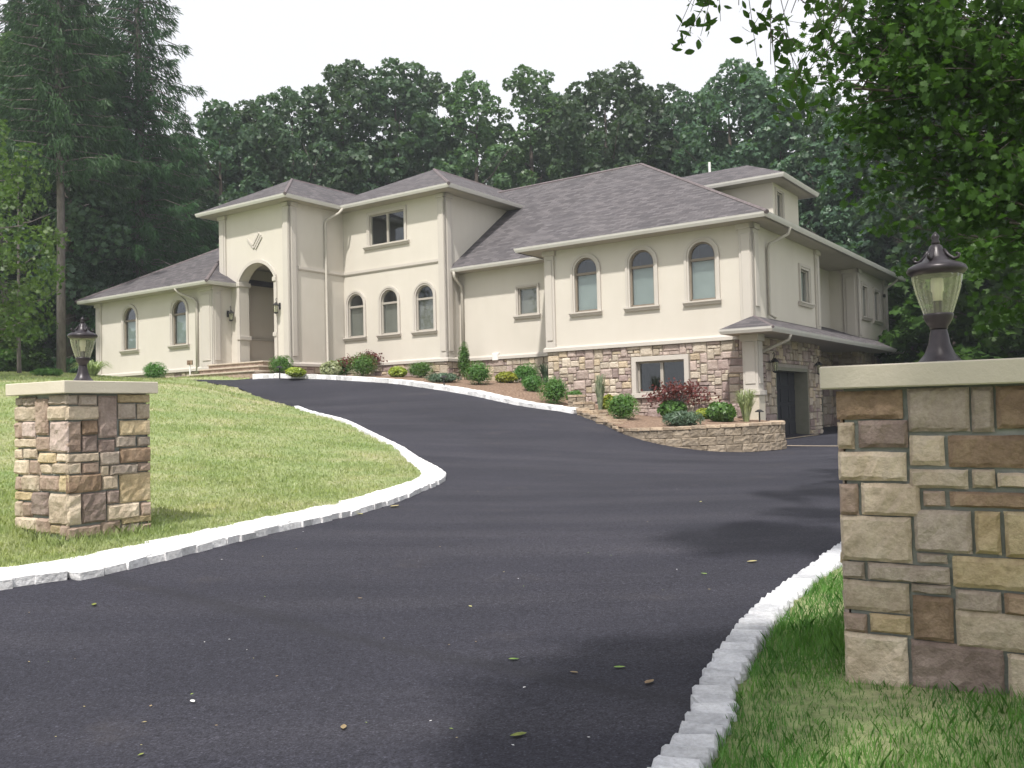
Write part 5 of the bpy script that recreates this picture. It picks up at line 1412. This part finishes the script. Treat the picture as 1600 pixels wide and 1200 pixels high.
def spruce_kind(name, h, base, rx, seed, mat='spruce', droop=.5, dens=1.0, thick=1.0):
    rn = random.Random(seed); rng = np.random.default_rng(seed); m = MB(); P = []; D = []
    m.tube([(0, 0, -.4), (.05, 0, h * .3), (0, .05, h * .7), (0, 0, h)], [.34 * h / 26 * thick, .28 * h / 26 * thick, .15 * h / 26, .02], 9)
    z = base; k = 0
    while z < h - .3:
        t = (z - base) / (h - base); R = rx * (1 - t) ** .8 * rn.uniform(.75, 1.1) + .25
        nb = 6 if t < .8 else 4
        for j in range(nb):
            a = k * .9 + j * 2 * math.pi / nb + rn.uniform(-.25, .25); b = Vector((math.cos(a), math.sin(a), 0)); Rj = R * rn.uniform(.7, 1.1)
            p0 = Vector((0, 0, z)); p1 = p0 + b * Rj * .5 + Vector((0, 0, -.04 * Rj)); p2 = p0 + b * Rj * .85 + Vector((0, 0, -droop * .35 * Rj)); p3 = p0 + b * Rj * 1.05 + Vector((0, 0, -droop * .28 * Rj))
            m.tube([p0, p1, p2, p3], [.045, .032, .018, .006], 4, cap=False)
            n = int(105 * Rj * dens); T = rng.random(n) ** .7
            q = np.array(p0)[None] * (1 - T[:, None]) + np.array(p3)[None] * T[:, None]; q[:, 2] += -droop * .12 * Rj * np.sin(T * math.pi) + .02
            s_ = np.array([-b.y, b.x, 0]); lat = rng.normal(size=n) * .16 * Rj * (1.1 - T)
            q = q + s_ * lat[:, None]; q[:, 2] -= np.abs(rng.normal(size=n)) * .22
            P.append(q); dd = np.tile(np.array(b) * .55, (n, 1)); dd[:, 2] = -.75; dd += rng.normal(size=(n, 3)) * .3; D.append(dd)
        z += rn.uniform(.42, .62) * h / 24; k += 1
    P = np.concatenate(P); D = np.concatenate(D); D /= np.linalg.norm(D, axis=1, keepdims=True)
    N = len(P); side_ = np.cross(D, rng.normal(size=(N, 3))); side_ /= np.linalg.norm(side_, axis=1, keepdims=True)
    size = rng.uniform(.20, .44, N)
    SPR = np.array([(0, 0), (.25, .06), (.65, .055), (1, 0), (.6, -.055), (.25, -.06)])
    v = P[:, None] + (D[:, None] * SPR[None, :, :1] + side_[:, None] * SPR[None, :, 1:]) * size[:, None, None]
    K = Kind.__new__(Kind); K.name, K.h = name, h
    K.trunk = m.mesh('trunk', smooth=True); K.trunk.materials.append(M['bark_grey'])
    K.crown = mesh_np('crown', v.reshape(-1, 3), 6); K.crown.materials.append(M[mat])
    return K

LR = (.17, .33)
OAK = [Kind('oak_tree', 21, 3.0, 5.2, 31, 78, 940, .33, CLUMP, 'oak', lobe_r=LR), Kind('oak_tree', 21, 2.5, 4.8, 47, 76, 940, .33, CLUMP, 'oak', lobe_r=LR), Kind('tulip_tree', 22, 2.0, 4.2, 59, 80, 800, .31, CLUMP, 'oak_pale', top_pow=.6, lobe_r=LR), Kind('oak_tree', 20, 2.5, 5.6, 83, 82, 940, .33, CLUMP, 'oak', lobe_r=LR)]
def tree_at(kind, x, ytop, Y, label, rz, group=None, wide=1.0):
    top = at(x, ytop, Y); z0 = gz(top.x, top.y) - .2
    return kind.plant(label, (top.x, top.y, z0), top.z - z0, rz, group, wide)
GB = 'tall trees behind the house'
row = [(345,146,58,1,'rounded oak behind the left end of the house, right of the spruces'), (395,150,62,0,'oak with a low rounded top left of the tower'), (455,122,58,3,'oak rising directly above the tower roof'), (540,86,60,0,'tall oak between the tower and main roof peaks'),
       (618,82,62,1,'tallest oak above the main roof peak'), (672,104,65,0,'oak right of the main roof peak'), (735,98,62,2,'pale green tree above the start of the long ridge'), (826,90,63,2,'pale pointed tree above the middle of the long ridge'), (884,140,68,3,'lower oak between the pale tree and the round oak'),
       (945,93,60,3,'big round oak above the right part of the long ridge'), (1012,118,63,1,'oak just left of the highest ridge point'), (1078,128,60,0,'oak behind the white vent pipe'), (1142,93,58,3,'broad oak above the upper rear room'), (1215,104,56,1,'oak right of the upper rear room roof'), (1278,128,54,0,'oak partly hidden by the near maple leaves'), (1335,170,52,3,'oak behind the near maple')]
for k, (x, yt, Y, kd, lab) in enumerate(row):
    tree_at(OAK[kd], x, yt, Y, lab, k * 1.7, GB, 1.0 + .12 * math.sin(k * 2.1))
FB = 'farther trees filling the woods'
for k in range(15):
    tree_at(OAK[k % 4], 250 + k * 82, 195 + 18 * math.sin(k * 1.9), 74 + 4 * math.cos(k * 2.3), 'farther tree whose dark foliage fills the gaps between the front rows', k * 2.2, FB, 1.25)
# conifers and mixed trees on the left
SPR_A = spruce_kind('spruce_tree', 26, 1.5, 5.0, 5)
SPR_B = spruce_kind('spruce_tree', 24, 2.0, 4.2, 9, droop=.4)
PINE = spruce_kind('pine_tree', 25, 9.5, 3.6, 13, droop=.3, thick=.62)
GS = 'conifers left of the house'
for x, yt, Y, K, rz, lab in ((212, -190, 46, SPR_A, .3, 'huge drooping spruce whose edge cuts the white sky'), (128, -120, 50, SPR_B, 1.4, 'dark spruce left of the huge drooping one'), (30, -140, 52, SPR_A, 2.2, 'dark spruce at the far left behind the bare trunk'),
                             (290, 165, 54, SPR_B, .9, 'shorter spruce between the huge spruce and the tower'), (88, -260, 40, PINE, .5, 'tall pine with long bare trunk behind the left lantern')):
    tree_at(K, x, yt, Y, lab, rz, GS)
for x, yt, Y, kd, rz, lab in ((20, 40, 47, 2, .2, 'leafy tree at the top left corner'), (105, 12, 45, 0, 1.0, 'leafy tree with sky gaps beside the spruces'), (-60, 60, 44, 1, 2.0, 'leafy tree at the left edge of the photo'), (60, 190, 56, 3, 2.9, 'dark leafy tree deep in the left woods'), (165, 210, 60, 1, .8, 'dark leafy tree behind the left spruces'), (245, 240, 62, 3, 1.8, 'dark leafy tree behind the left wing roof'), (330, 250, 64, 0, 2.6, 'dark leafy tree behind the tower')):
    tree_at(OAK[kd], x, yt, Y, lab, rz, 'leafy trees in the left woods', 1.15)
for k in range(7):
    tree_at(SPR_B if k % 2 else SPR_A, -40 + k * 52, 250 + 25 * math.sin(k * 2.0), 60 + 3 * math.cos(k), 'young spruce deep in the dark left woods', k * 1.3, 'young spruces in the left woods', 1.5)
# thin bare trunks one can see in the left woods
for k, (x, y0, y1, Y, r, lab) in enumerate(((42, 560, 330, 44, .16, 'thin dark trunk left of the bare pine'), (68, 560, 360, 46, .17, 'slightly leaning trunk just left of the bare pine'), (8, 565, 350, 43, .2, 'trunk at the left edge of the woods'))):
    a, b = at(x, y0, Y), at(x - 6, y1, Y); g = gz(a.x, a.y); rt_ = empty('bare_tree', (a.x, a.y, g)); tag(rt_, lab, 'tree')
    m = MB(); d = b - a; d.z = b.z - g; m.tube([(0, 0, -.2), d * .4 + Vector((.1, 0, 0)), d * .75, d * 1.2], [r, r * .85, r * .7, r * .3], 8); m.tube([d * .5, d * .55 + Vector((1.2, -.3, .2)), d * .55 + Vector((2.2, -.5, -.3))], [.04, .025, .008], 5); m.tube([d * .62, d * .66 + Vector((-1.1, .2, .3))], [.035, .008], 5); m.build('trunk', M['bark_grey'], rt_, smooth=True)
# right-hand woods beyond the garage court
GR = 'trees beyond the garage court'
for x, yt, Y, kd, rz, lab in ((1405, 120, 50, 1, .4, 'dark tree right of the garage end wall'), (1470, 60, 47, 3, 1.1, 'dark tree behind the large lantern'), (1540, 40, 44, 0, 2.0, 'dark tree at the right edge behind the pillar'), (1620, 60, 40, 1, 2.7, 'dark tree past the right edge'), (1385, 300, 56, 0, .9, 'low tree peeping over the garage end'), (1450, 260, 58, 3, 1.6, 'low dark tree deep in the right woods'), (1530, 250, 55, 1, 2.3, 'low tree deep behind the right pillar'), (1345, 290, 60, 1, 3.0, 'low tree behind the rear garage corner'), (1700, 100, 40, 0, .2, 'dark tree outside the right edge')):
    tree_at(OAK[kd], x, yt, Y, lab, rz, GR, 1.2)
BUSH = Kind('understory_shrub', 5.0, .1, 2.4, 91, 18, 520, .26, CLUMP, 'maple', r0=.07)
for x, yt, Y, rz, w, lab in ((1420, 430, 43, .3, 1.3, 'leafy bush beside the garage end wall'), (1475, 400, 40, 1.2, 1.3, 'leafy bush behind the large lantern'), (1540, 390, 36, 2.1, 1.3, 'leafy bush behind the right pillar'), (1610, 380, 32, .9, 1.3, 'leafy bush at the right edge'), (1385, 470, 50, 2.2, 1.4, 'leafy bush peeping past the garage corner'),
                             (20, 500, 40, .5, 1.2, 'leafy bush at the left edge of the lawn'), (60, 540, 41, 1.9, 1.1, 'low leafy bush left of the pine trunk'), (-30, 480, 38, 2.5, 1.2, 'leafy bush outside the left edge'), (128, 520, 47, 1.0, 1.3, 'dark bush between pine trunk and left wing'), (95, 500, 52, .1, 1.5, 'dark bush deep behind the pine trunk'), (5, 440, 45, 3.3, 1.4, 'tall leafy bush in the left woods'), (70, 455, 48, 4.0, 1.4, 'tall leafy bush right behind the pine trunk'), (140, 440, 52, 5.1, 1.4, 'tall dark bush just left of the house corner')):
    tree_at(BUSH, x, yt, Y, lab, rz, 'understory bushes', w)

# bright sapling leaning in on the left
SAP = Kind('young_maple', 9.0, 1.4, 2.8, 71, 46, 380, .17, MAPLE, 'sapling', bark='bark_grey', r0=.10, lobe_r=(.14, .27))
tree_at(SAP, -25, 165, 27, 'bright green young maple at the left edge', .8, None, 1.0)
tree_at(SAP, 28, 225, 31, 'bright green young maple in front of the bare pine trunk', 2.6, None, .72)
tree_at(SAP, -40, 330, 29, 'low bright young maple at the left edge under the taller one', 4.1, None, 1.3)

# ------------------------------------------------------------------ near maple on the right: single leaves
def leafy_tree(name, label, trunk_pts, radii, blobs, mat, leaf, shape, seed, per, fold=.25, up=.5, bark='bark', droopy=0.0, extra=None):
    rng = np.random.default_rng(seed); rn = random.Random(seed)
    root = empty(name, tuple(trunk_pts[0])); tag(root, label, 'tree'); B = Vector(trunk_pts[0])
    m = MB((-B.x, -B.y, -B.z)); m.tube(trunk_pts, radii, 10); tp = [Vector(p) for p in trunk_pts]
    P = []
    for (c, r, w) in blobs:
        c = Vector(c); a = min(tp[1:], key=lambda p: (p - c).length + max(0, p.z - c.z) * 2)
        mid = a.lerp(c, .55) + Vector((rn.uniform(-.3, .3), rn.uniform(-.3, .3), .25)); k0 = min(1, w * .9) ** 2; m.tube([a, mid, c], [.05 * k0 + .004, .03 * k0 + .003, .010 * k0 + .002], 6)
        nt = max(6, int(9 * w)); tips = []
        for k in range(nt):
            d = Vector((rn.gauss(0, 1), rn.gauss(0, 1), rn.gauss(0, .6))).normalized() * r * rn.uniform(.55, 1.05)
            e = c + d + Vector((0, 0, -droopy * r * rn.random())); f = mid.lerp(c, rn.random()); q0 = .4 + .6 * k0; m.tube([f, f.lerp(e, .5) + Vector((0, 0, .08)), e], [.010 * q0, .006 * q0, .002], 4, cap=False); tips.append((f, e))
        n = int(per * w)
        for k in range(n):
            f, e = tips[rn.randrange(nt)]; t = rn.random() ** .6
            q = f.lerp(e, .25 + .8 * t); P.append((q.x + rng.normal() * .11 * r, q.y + rng.normal() * .11 * r, q.z + rng.normal() * .07 * r - abs(rng.normal()) * .05))
    m.build('trunk', M[bark], root, smooth=True)
    P = np.array(P) - np.array(B)
    v = leaf_cards(P, leaf * rng.uniform(.65, 1.25, len(P)), shape, up=up, rng=rng, fold=fold)
    link('crown', mesh_np('crown', v, len(shape)), M[mat], root)
    return root
rn = random.Random(17); blobs = []
for k in range(60):
    # irregular crown; the lower left stays open
    a, b = rn.uniform(0, 6.28), rn.uniform(-1, 1); q = rn.random() ** .5
    c = Vector((7.9 + 3.5 * q * math.cos(a) * math.sqrt(1 - b * b), 11.2 + 3.0 * q * math.sin(a), 6.4 + 4.0 * q * b))
    blobs.append((c, rn.uniform(.75, 1.15), rn.uniform(.8, 1.25)))
for c in ((4.55, 10.6, 6.5), (4.2, 10.2, 5.6), (4.6, 10.8, 7.6), (4.4, 10.5, 4.6), (4.9, 10.2, 4.0), (3.9, 9.9, 5.0), (5.4, 9.6, 3.4), (6.1, 9.8, 2.9), (6.9, 9.6, 3.1), (5.0, 9.8, 5.8), (5.7, 9.5, 6.4), (5.6, 9.4, 4.9), (4.3, 10.4, 6.0), (4.7, 10.0, 5.2), (4.5, 10.7, 7.0), (5.1, 10.4, 7.2), (5.2, 10.0, 4.3), (5.9, 9.9, 3.9), (4.1, 10.6, 7.9), (4.9, 10.3, 8.2), (6.3, 9.3, 5.6), (6.6, 9.4, 4.4), (7.0, 9.2, 6.6), (7.4, 9.4, 3.8)):
    blobs.append((Vector(c), .85, 1.9))
leafy_tree('near_maple', 'large near maple with broad leaves filling the upper right corner', [(9.6, 11.8, gz(9.6, 11.8)), (9.4, 11.7, 2.6), (9.0, 11.5, 4.5), (8.5, 11.3, 6.5), (8.2, 11.2, 9.0)], [.28, .23, .19, .14, .05], blobs, 'maple', .12, MAPLE, 23, 290)

# tree whose twigs hang into the top of the view; its crown shades the near drive and the right pillar
blobs = [((1.65, 6.2, 4.30), .45, .28), ((1.95, 6.0, 4.15), .42, .28), ((2.3, 6.3, 4.5), .5, .3), ((1.8, 6.0, 3.8), .32, .14), ((2.1, 5.9, 3.65), .28, .12), ((2.6, 6.2, 4.6), .5, .3), ((1.5, 6.3, 4.6), .35, .14)]
rn = random.Random(29)
# dense leafy boughs overhead; sunlight passes between them
_sh = Vector((SUN_AZ.x, SUN_AZ.y, 0)) / math.tan(SUN_EL)
for tx, ty, hgt, w in ((850, 1135, 6.4, 1.0), (930, 1110, 6.7, 1.0), (780, 1105, 6.2, .6), (1000, 1050, 6.8, 1.0), (880, 1200, 6.0, 1.0), (1010, 1150, 6.3, 1.0), (900, 1030, 7.0, .45), (1100, 1020, 6.6, .8),
                       (1250, 800, 7.6, 1.0), (1190, 825, 7.4, 1.0), (1140, 850, 7.2, .8), (1285, 845, 7.5, 1.0), (1085, 838, 7.3, .5), (1290, 765, 7.8, 1.0), (1230, 770, 7.9, .8), (1330, 800, 7.7, 1.0), (1360, 860, 7.2, 1.0)):
    g_ = on_surface(tx, ty, gz); c = g_ + _sh * (hgt - g_.z); c.z = hgt
    blobs.append((c, .5, 4.6 * w))
for gx_, gy_, gz_, hgt in ((1.9, 3.9, 1.2, 6.5), (2.3, 4.1, .6, 6.0), (2.2, 3.8, 1.6, 7.0), (2.7, 4.4, 1.0, 6.3), (1.8, 4.0, .4, 6.8), (1.8, 3.3, .2, 6.1), (2.4, 3.2, .2, 6.6), (3.1, 3.8, .2, 6.0), (3.0, 4.6, .2, 6.9), (3.3, 5.4, .2, 7.2), (2.9, 6.2, .3, 7.4), (3.8, 6.8, .3, 7.5), (3.6, 3.0, .2, 6.0), (1.3, 2.9, .1, 6.2)):
    c = Vector((gx_, gy_, gz_)) + _sh * (hgt - gz_); c.z = hgt
    blobs.append((c, .6, 2.6))
leafy_tree('overhanging_cherry', 'cherry tree whose oval leaved twigs hang into the top of the view', [(5.2, -1.2, gz(5.2, -1.2)), (5.0, -1.0, 2.5), (4.4, -.2, 4.6), (3.4, 1.2, 6.4), (2.5, 3.8, 7.0), (2.4, 5.4, 5.9), (2.2, 6.1, 5.1)], [.2, .17, .13, .09, .05, .03, .015], blobs, 'maple', .09, OVATE, 31, 300, droopy=.5, up=.2)

# ------------------------------------------------------------------ grass blades
def blades(name, label_, X, Y, h, w, mat, rng, zoff=.02):
    N = len(X); Z = ground(X, Y) + zoff
    a = rng.uniform(0, 2 * math.pi, N); lean = rng.uniform(.1, .75, N) * h
    b = rng.uniform(0, 2 * math.pi, N)
    p = np.stack([X, Y, Z], -1); s = np.stack([np.cos(a), np.sin(a), np.zeros(N)], -1) * (w * .5)[:, None]
    l = np.stack([np.cos(b) * lean, np.sin(b) * lean, h], -1); l2 = np.stack([np.cos(b) * lean * .3, np.sin(b) * lean * .3, h * .55], -1)
    v = np.stack([p - s, p + s, p + l2 + s * .75, p + l, p + l2 - s * .75], 1)
    o = link(name, mesh_np(name, v.reshape(-1, 3), 5), M[mat]); tag(o, label_, 'grass', kind='stuff'); return o
rng = np.random.default_rng(77)
def off_drive(X, Y, line, d):
    P = np.array([(p.x, p.y) for p in line]); ok = ~inside(DRIVE, X, Y)
    for a, b in zip(P, P[1:]):
        ab = b - a; t = np.clip(((X - a[0]) * ab[0] + (Y - a[1]) * ab[1]) / (ab @ ab), 0, 1)
        ok &= np.hypot(X - a[0] - t * ab[0], Y - a[1] - t * ab[1]) > d
    return ok
def off_pillar(X, Y, c, h):
    dx, dy = X - c[0], Y - c[1]; u = dx * math.cos(PYAW) + dy * math.sin(PYAW); v = -dx * math.sin(PYAW) + dy * math.cos(PYAW)
    return ~((np.abs(u) < h) & (np.abs(v) < h))
N = 150000
X = rng.uniform(.3, 4.6, N); Y = rng.uniform(2.4, 8.2, N)
clumpy = (np.sin(X * 3.1 + np.sin(Y * 2.3)) * np.cos(Y * 2.9 + X) * .5 + .5)
ok = off_drive(X, Y, RKERB, .11) & off_pillar(X, Y, PR_C, .43) & (rng.random(N) < .35 + .65 * clumpy); X, Y, cl = X[ok], Y[ok], clumpy[ok]
# thin, bare strip behind the kerb
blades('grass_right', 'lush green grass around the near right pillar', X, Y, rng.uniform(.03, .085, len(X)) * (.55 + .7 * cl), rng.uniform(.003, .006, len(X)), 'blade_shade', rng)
N = 190000
Yl = 5.0 * (37 / 5.0) ** rng.random(N); X = rng.uniform(-1, 1, N)
Xl = np.where(True, -.30 * Yl + X * .36 * Yl, 0); ok = off_drive(Xl, Yl, LKERB, .2) & off_pillar(Xl, Yl, PL_C, .43) & (Xl < -.5) & ~inside(BED, Xl, Yl)
Q = (np.stack([Xl, Yl], -1) - np.array([HO.x, HO.y])); vv = Q @ np.array([EV.x, EV.y]); uu = Q @ np.array([EU.x, EU.y]); ok &= ~((vv > -3.0) & (uu > -30))
Xl, Yl = Xl[ok], Yl[ok]
blades('grass_left', 'thin sunny lawn grass on the left slope', Xl, Yl, rng.uniform(.02, .05, len(Xl)) * (1 + Yl * .02), rng.uniform(.004, .008, len(Xl)) * (1 + Yl * .10), 'blade', rng)
# longer tufts at the foot of the left pillar
N = 2600; a = rng.uniform(-.62, .62, (N, 2)); kx = PL_C[0] + a[:, 0] * math.cos(PYAW) - a[:, 1] * math.sin(PYAW); ky = PL_C[1] + a[:, 0] * math.sin(PYAW) + a[:, 1] * math.cos(PYAW)
ok = off_pillar(kx, ky, PL_C, .43); kx, ky = kx[ok], ky[ok]
blades('grass_tufts', 'longer grass tufts around the foot of the left pillar', kx, ky, rng.uniform(.05, .13, len(kx)), rng.uniform(.004, .008, len(kx)), 'blade', rng)

# ------------------------------------------------------------------ fallen leaves and bits on the asphalt
def litter(name, label, x, y, size, mat, seed, shape=OVATE, curl=.3, group=None):
    p = on_surface(x, y, gz); rng = np.random.default_rng(seed); s = shape
    a = rng.uniform(0, 6.28); v = np.stack([s[:, 0] * math.cos(a) - s[:, 1] * math.sin(a), s[:, 0] * math.sin(a) + s[:, 1] * math.cos(a), np.abs(s[:, 1]) * curl * 1.3 + s[:, 0] ** 2 * curl], -1) * size
    o = link(name, mesh_np(name, v, len(s)), M[mat]); o.location = (p.x, p.y, gz(p.x, p.y) + .006); tag(o, label, 'leaf', group)
for k, (x, y, s, mat, lab) in enumerate(((810, 1155, .10, 'greenleaf', 'pale green leaf nearest the bottom middle'), (803, 1036, .075, 'greenleaf', 'curled green leaf in the middle of the near drive'), (1015, 1072, .10, 'dryleaf', 'tan curled leaf lying near the right kerb'), (897, 1056, .06, 'dryleaf', 'small brown leaf left of the tan curled one'),
        (968, 1046, .08, 'greenleaf', 'thin green leaf by the tan curled one'), (301, 1099, .06, 'white', 'white scrap on the near left asphalt'), (147, 949, .09, 'greenleaf', 'green leaf near the lower left kerb'), (537, 1142, .075, 'dryleaf', 'yellowish leaf at the bottom left of centre'), (735, 951, .05, 'dryleaf', 'small pale leaf in mid drive'), (1100, 899, .07, 'greenleaf', 'yellow green leaf near the right kerb bend'), (1175, 880, .13, 'dryleaf', 'dry leaf cluster beside the shaded kerb bend'),
        (563, 938, .05, 'dryleaf', 'small grey pebble-like leaf left of mid drive'), (617, 793, .22, 'dryleaf', 'dry twig with leaves beside the kerb tip'), (563, 805, .12, 'dryleaf', 'dry leaf beside the left kerb'), (1095, 785, .08, 'dryleaf', 'dry leaf in the far shade'), (220, 1185, .04, 'greenleaf', 'tiny green leaf at the bottom left'))):
    litter('fallen_leaf', lab, x, y, s * .8, mat, 500 + k)
rn = random.Random(3)
for k in range(70):
    x, y = rn.uniform(20, 1280), 760 + 430 * rn.random() ** .9
    p = on_surface(x, y, gz)
    if inside(DRIVE, np.array([p.x]), np.array([p.y]))[0]:
        litter('leaf_fragment', 'tiny pale leaf fragment scattered on the asphalt', x, y, rn.uniform(.010, .026), rn.choice(['dryleaf', 'dryleaf', 'greenleaf', 'white']), 700 + k, RHOMB, .3, 'tiny leaf fragments on the asphalt')
# ------------------------------------------------------------------ summer haze
m = bpy.data.materials.new('haze'); m.use_nodes = True; n = m.node_tree; n.nodes.clear()
_o = n.nodes.new('ShaderNodeOutputMaterial'); _v = n.nodes.new('ShaderNodeVolumePrincipled')
_v.inputs['Color'].default_value = (0.86, 0.91, 1.0, 1); _v.inputs['Density'].default_value = 0.0009; _v.inputs['Anisotropy'].default_value = 0.2
n.links.new(_v.outputs[0], _o.inputs['Volume'])
hb = MB(); hb.box((-110, -30, -3.5), (110, 130, 38)); hz = hb.build('haze', m); tag(hz, kind='stuff')
